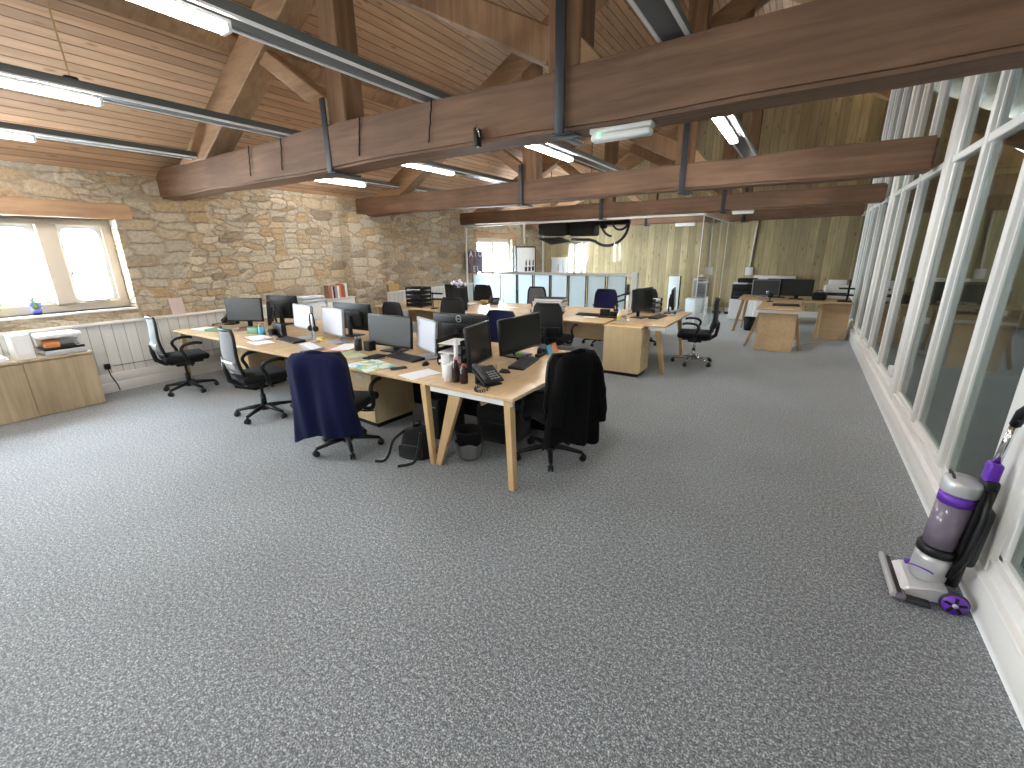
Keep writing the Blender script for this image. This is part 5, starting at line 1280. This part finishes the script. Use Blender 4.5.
tl = Matrix.Translation((0, 0, .085)) @ Matrix.Rotation(R(-3), 4, 'X')
def tilt(o): o.matrix_local = tl; return o
K = .77
def lt(prof): return [(r * K, z) for r, z in prof]
m = MB(); m.lathe(lt([(.085, 0), (.097, .02), (.097, .12), (.09, .15), (.001, .15)]), n=32); tilt(bd(m, 'silver', 'motor_housing'))
m = MB(); m.tube([(.076 * math.sin(R(a)), -.076 * math.cos(R(a)), .045 + .03 * math.sin(R(a * 1.5))) for a in range(-80, 95, 12)], .004, None, 6); tilt(bd(m, 'purple', 'swoosh'))
m = MB(); m.lathe(lt([(.092, .15), (.102, .155), (.102, .19), (.088, .20), (.001, .20)]), n=32); tilt(bd(m, 'blackplastic', 'lower_collar'))
m = MB(); m.lathe(lt([(.085, .20), (.087, .44), (.001, .44)]), n=32); tilt(bd(m, 'clearplastic', 'dust_bin'))
m = MB(); m.lathe(lt([(.089, .44), (.090, .495), (.001, .495)]), n=32); tilt(bd(m, 'purple', 'purple_band'))
m = MB(); m.lathe(lt([(.092, .495), (.098, .505), (.098, .55), (.086, .572), (.001, .576)]), n=32); tilt(bd(m, 'silver', 'bin_lid'))
m = MB(); m.tube([(-.03, -.04, .565), (-.03, -.05, .59), (.03, -.05, .59), (.03, -.04, .565)], .006, None, 8); tilt(bd(m, 'darkgrey', 'bin_handle'))
m = MB(); m.box(-.045, .045, .055, .115, .0, .60, bev=.02, seg=3); tilt(bd(m, 'blackplastic', 'spine'))
m = MB(); m.box(-.065, .065, .085, .135, .14, .46, bev=.025, seg=3); tilt(bd(m, 'darkgrey', 'filter_cover'))
m = MB(); m.tube([(.05, .06, .06), (.075, .085, .2), (.075, .09, .42), (.04, .085, .55)], .016, None, 10); tilt(bd(m, 'blackplastic', 'hose'))
m = MB(); m.box(-.032, .032, .055, .105, .585, .68, bev=.012, seg=3); tilt(bd(m, 'purple', 'handle_socket'))
m = MB(); m.cyl((0, .08, .67), (0, .088, .89), .015, n=14); tilt(bd(m, 'chrome', 'tube'))
m = MB(); m.tube([(0, .088, .87), (.01, .092, .93), (.04, .10, .97), (.09, .115, 1.02), (.13, .12, 1.07), (.16, .12, 1.13)], [.02, .023, .021, .02, .019, .019], None, 10); tilt(bd(m, 'blackplastic', 'handle_grip'))
m = MB(); m.tube([(0, .09, .90), (.03, .085, .90), (.06, .075, .905)], .006, None, 6); tilt(bd(m, 'blackplastic', 'cord_hook'))
# ------------------------------------------------------------------ light
w = bpy.data.worlds.new('sky'); S.world = w; w.use_nodes = True
bg = w.node_tree.nodes['Background']; bg.inputs['Color'].default_value = (.80, .90, 1., 1); bg.inputs['Strength'].default_value = 26.
def portal(loc, rot, sx, sy):
    l = bpy.data.lights.new('window_portal', 'AREA'); l.shape = 'RECTANGLE'; l.size = sx; l.size_y = sy; l.cycles.is_portal = True
    o = bpy.data.objects.new('window_portal', l); COL.objects.link(o); o.location = loc; o.rotation_euler = rot
    o['kind'] = 'helper'
for W in (W1, W2, W3):
    portal((LX - .46, (W[0] + W[1]) / 2, (W[2] + W[3]) / 2), (0, -PI / 2, 0), W[3] - W[2], W[1] - W[0])
for a, b in (): portal(((a + b) / 2, FY - .26, 1.65), (PI / 2, 0, 0), b - a, 1.5)
portal(((W4[0] + W4[1]) / 2, BY + .31, (W4[2] + W4[3]) / 2), (-PI / 2, 0, 0), W4[1] - W4[0], W4[3] - W4[2])

for W in ADDED_OPENINGS: portal((RX + .31, (W[0] + W[1]) / 2, (W[2] + W[3]) / 2), (0, PI / 2, 0), W[3] - W[2], W[1] - W[0])

S.view_settings.view_transform = 'Standard'; S.view_settings.look = 'None'
S.view_settings.exposure = 1.27; S.view_settings.gamma = 1.; S.view_settings.use_curve_mapping = False
S.cycles.use_denoising = True
S.cycles.max_bounces = 8; S.cycles.diffuse_bounces = 5; S.cycles.glossy_bounces = 4; S.cycles.transparent_max_bounces = 12
S.cycles.sample_clamp_indirect = 6.; S.cycles.caustics_reflective = False; S.cycles.caustics_refractive = False

# repeats carry a shared group phrase
by = {}
for o in S.objects:
    if o.parent is None and 'category' in o.keys() and o.get('kind') not in ('structure', 'helper', 'stuff'): by.setdefault(o['category'], []).append(o)
for c, os_ in by.items():
    if len(os_) > 1:
        for o in os_:
            if 'group' not in o.keys(): o['group'] = ('papers' if c in ('paper', 'papers') else {'box': 'boxes', 'mouse': 'computer mice', 'shelf': 'shelves', 'roof truss': 'roof trusses', 'switch box': 'switch boxes'}.get(c, c + 's')) + ' in the open plan office'
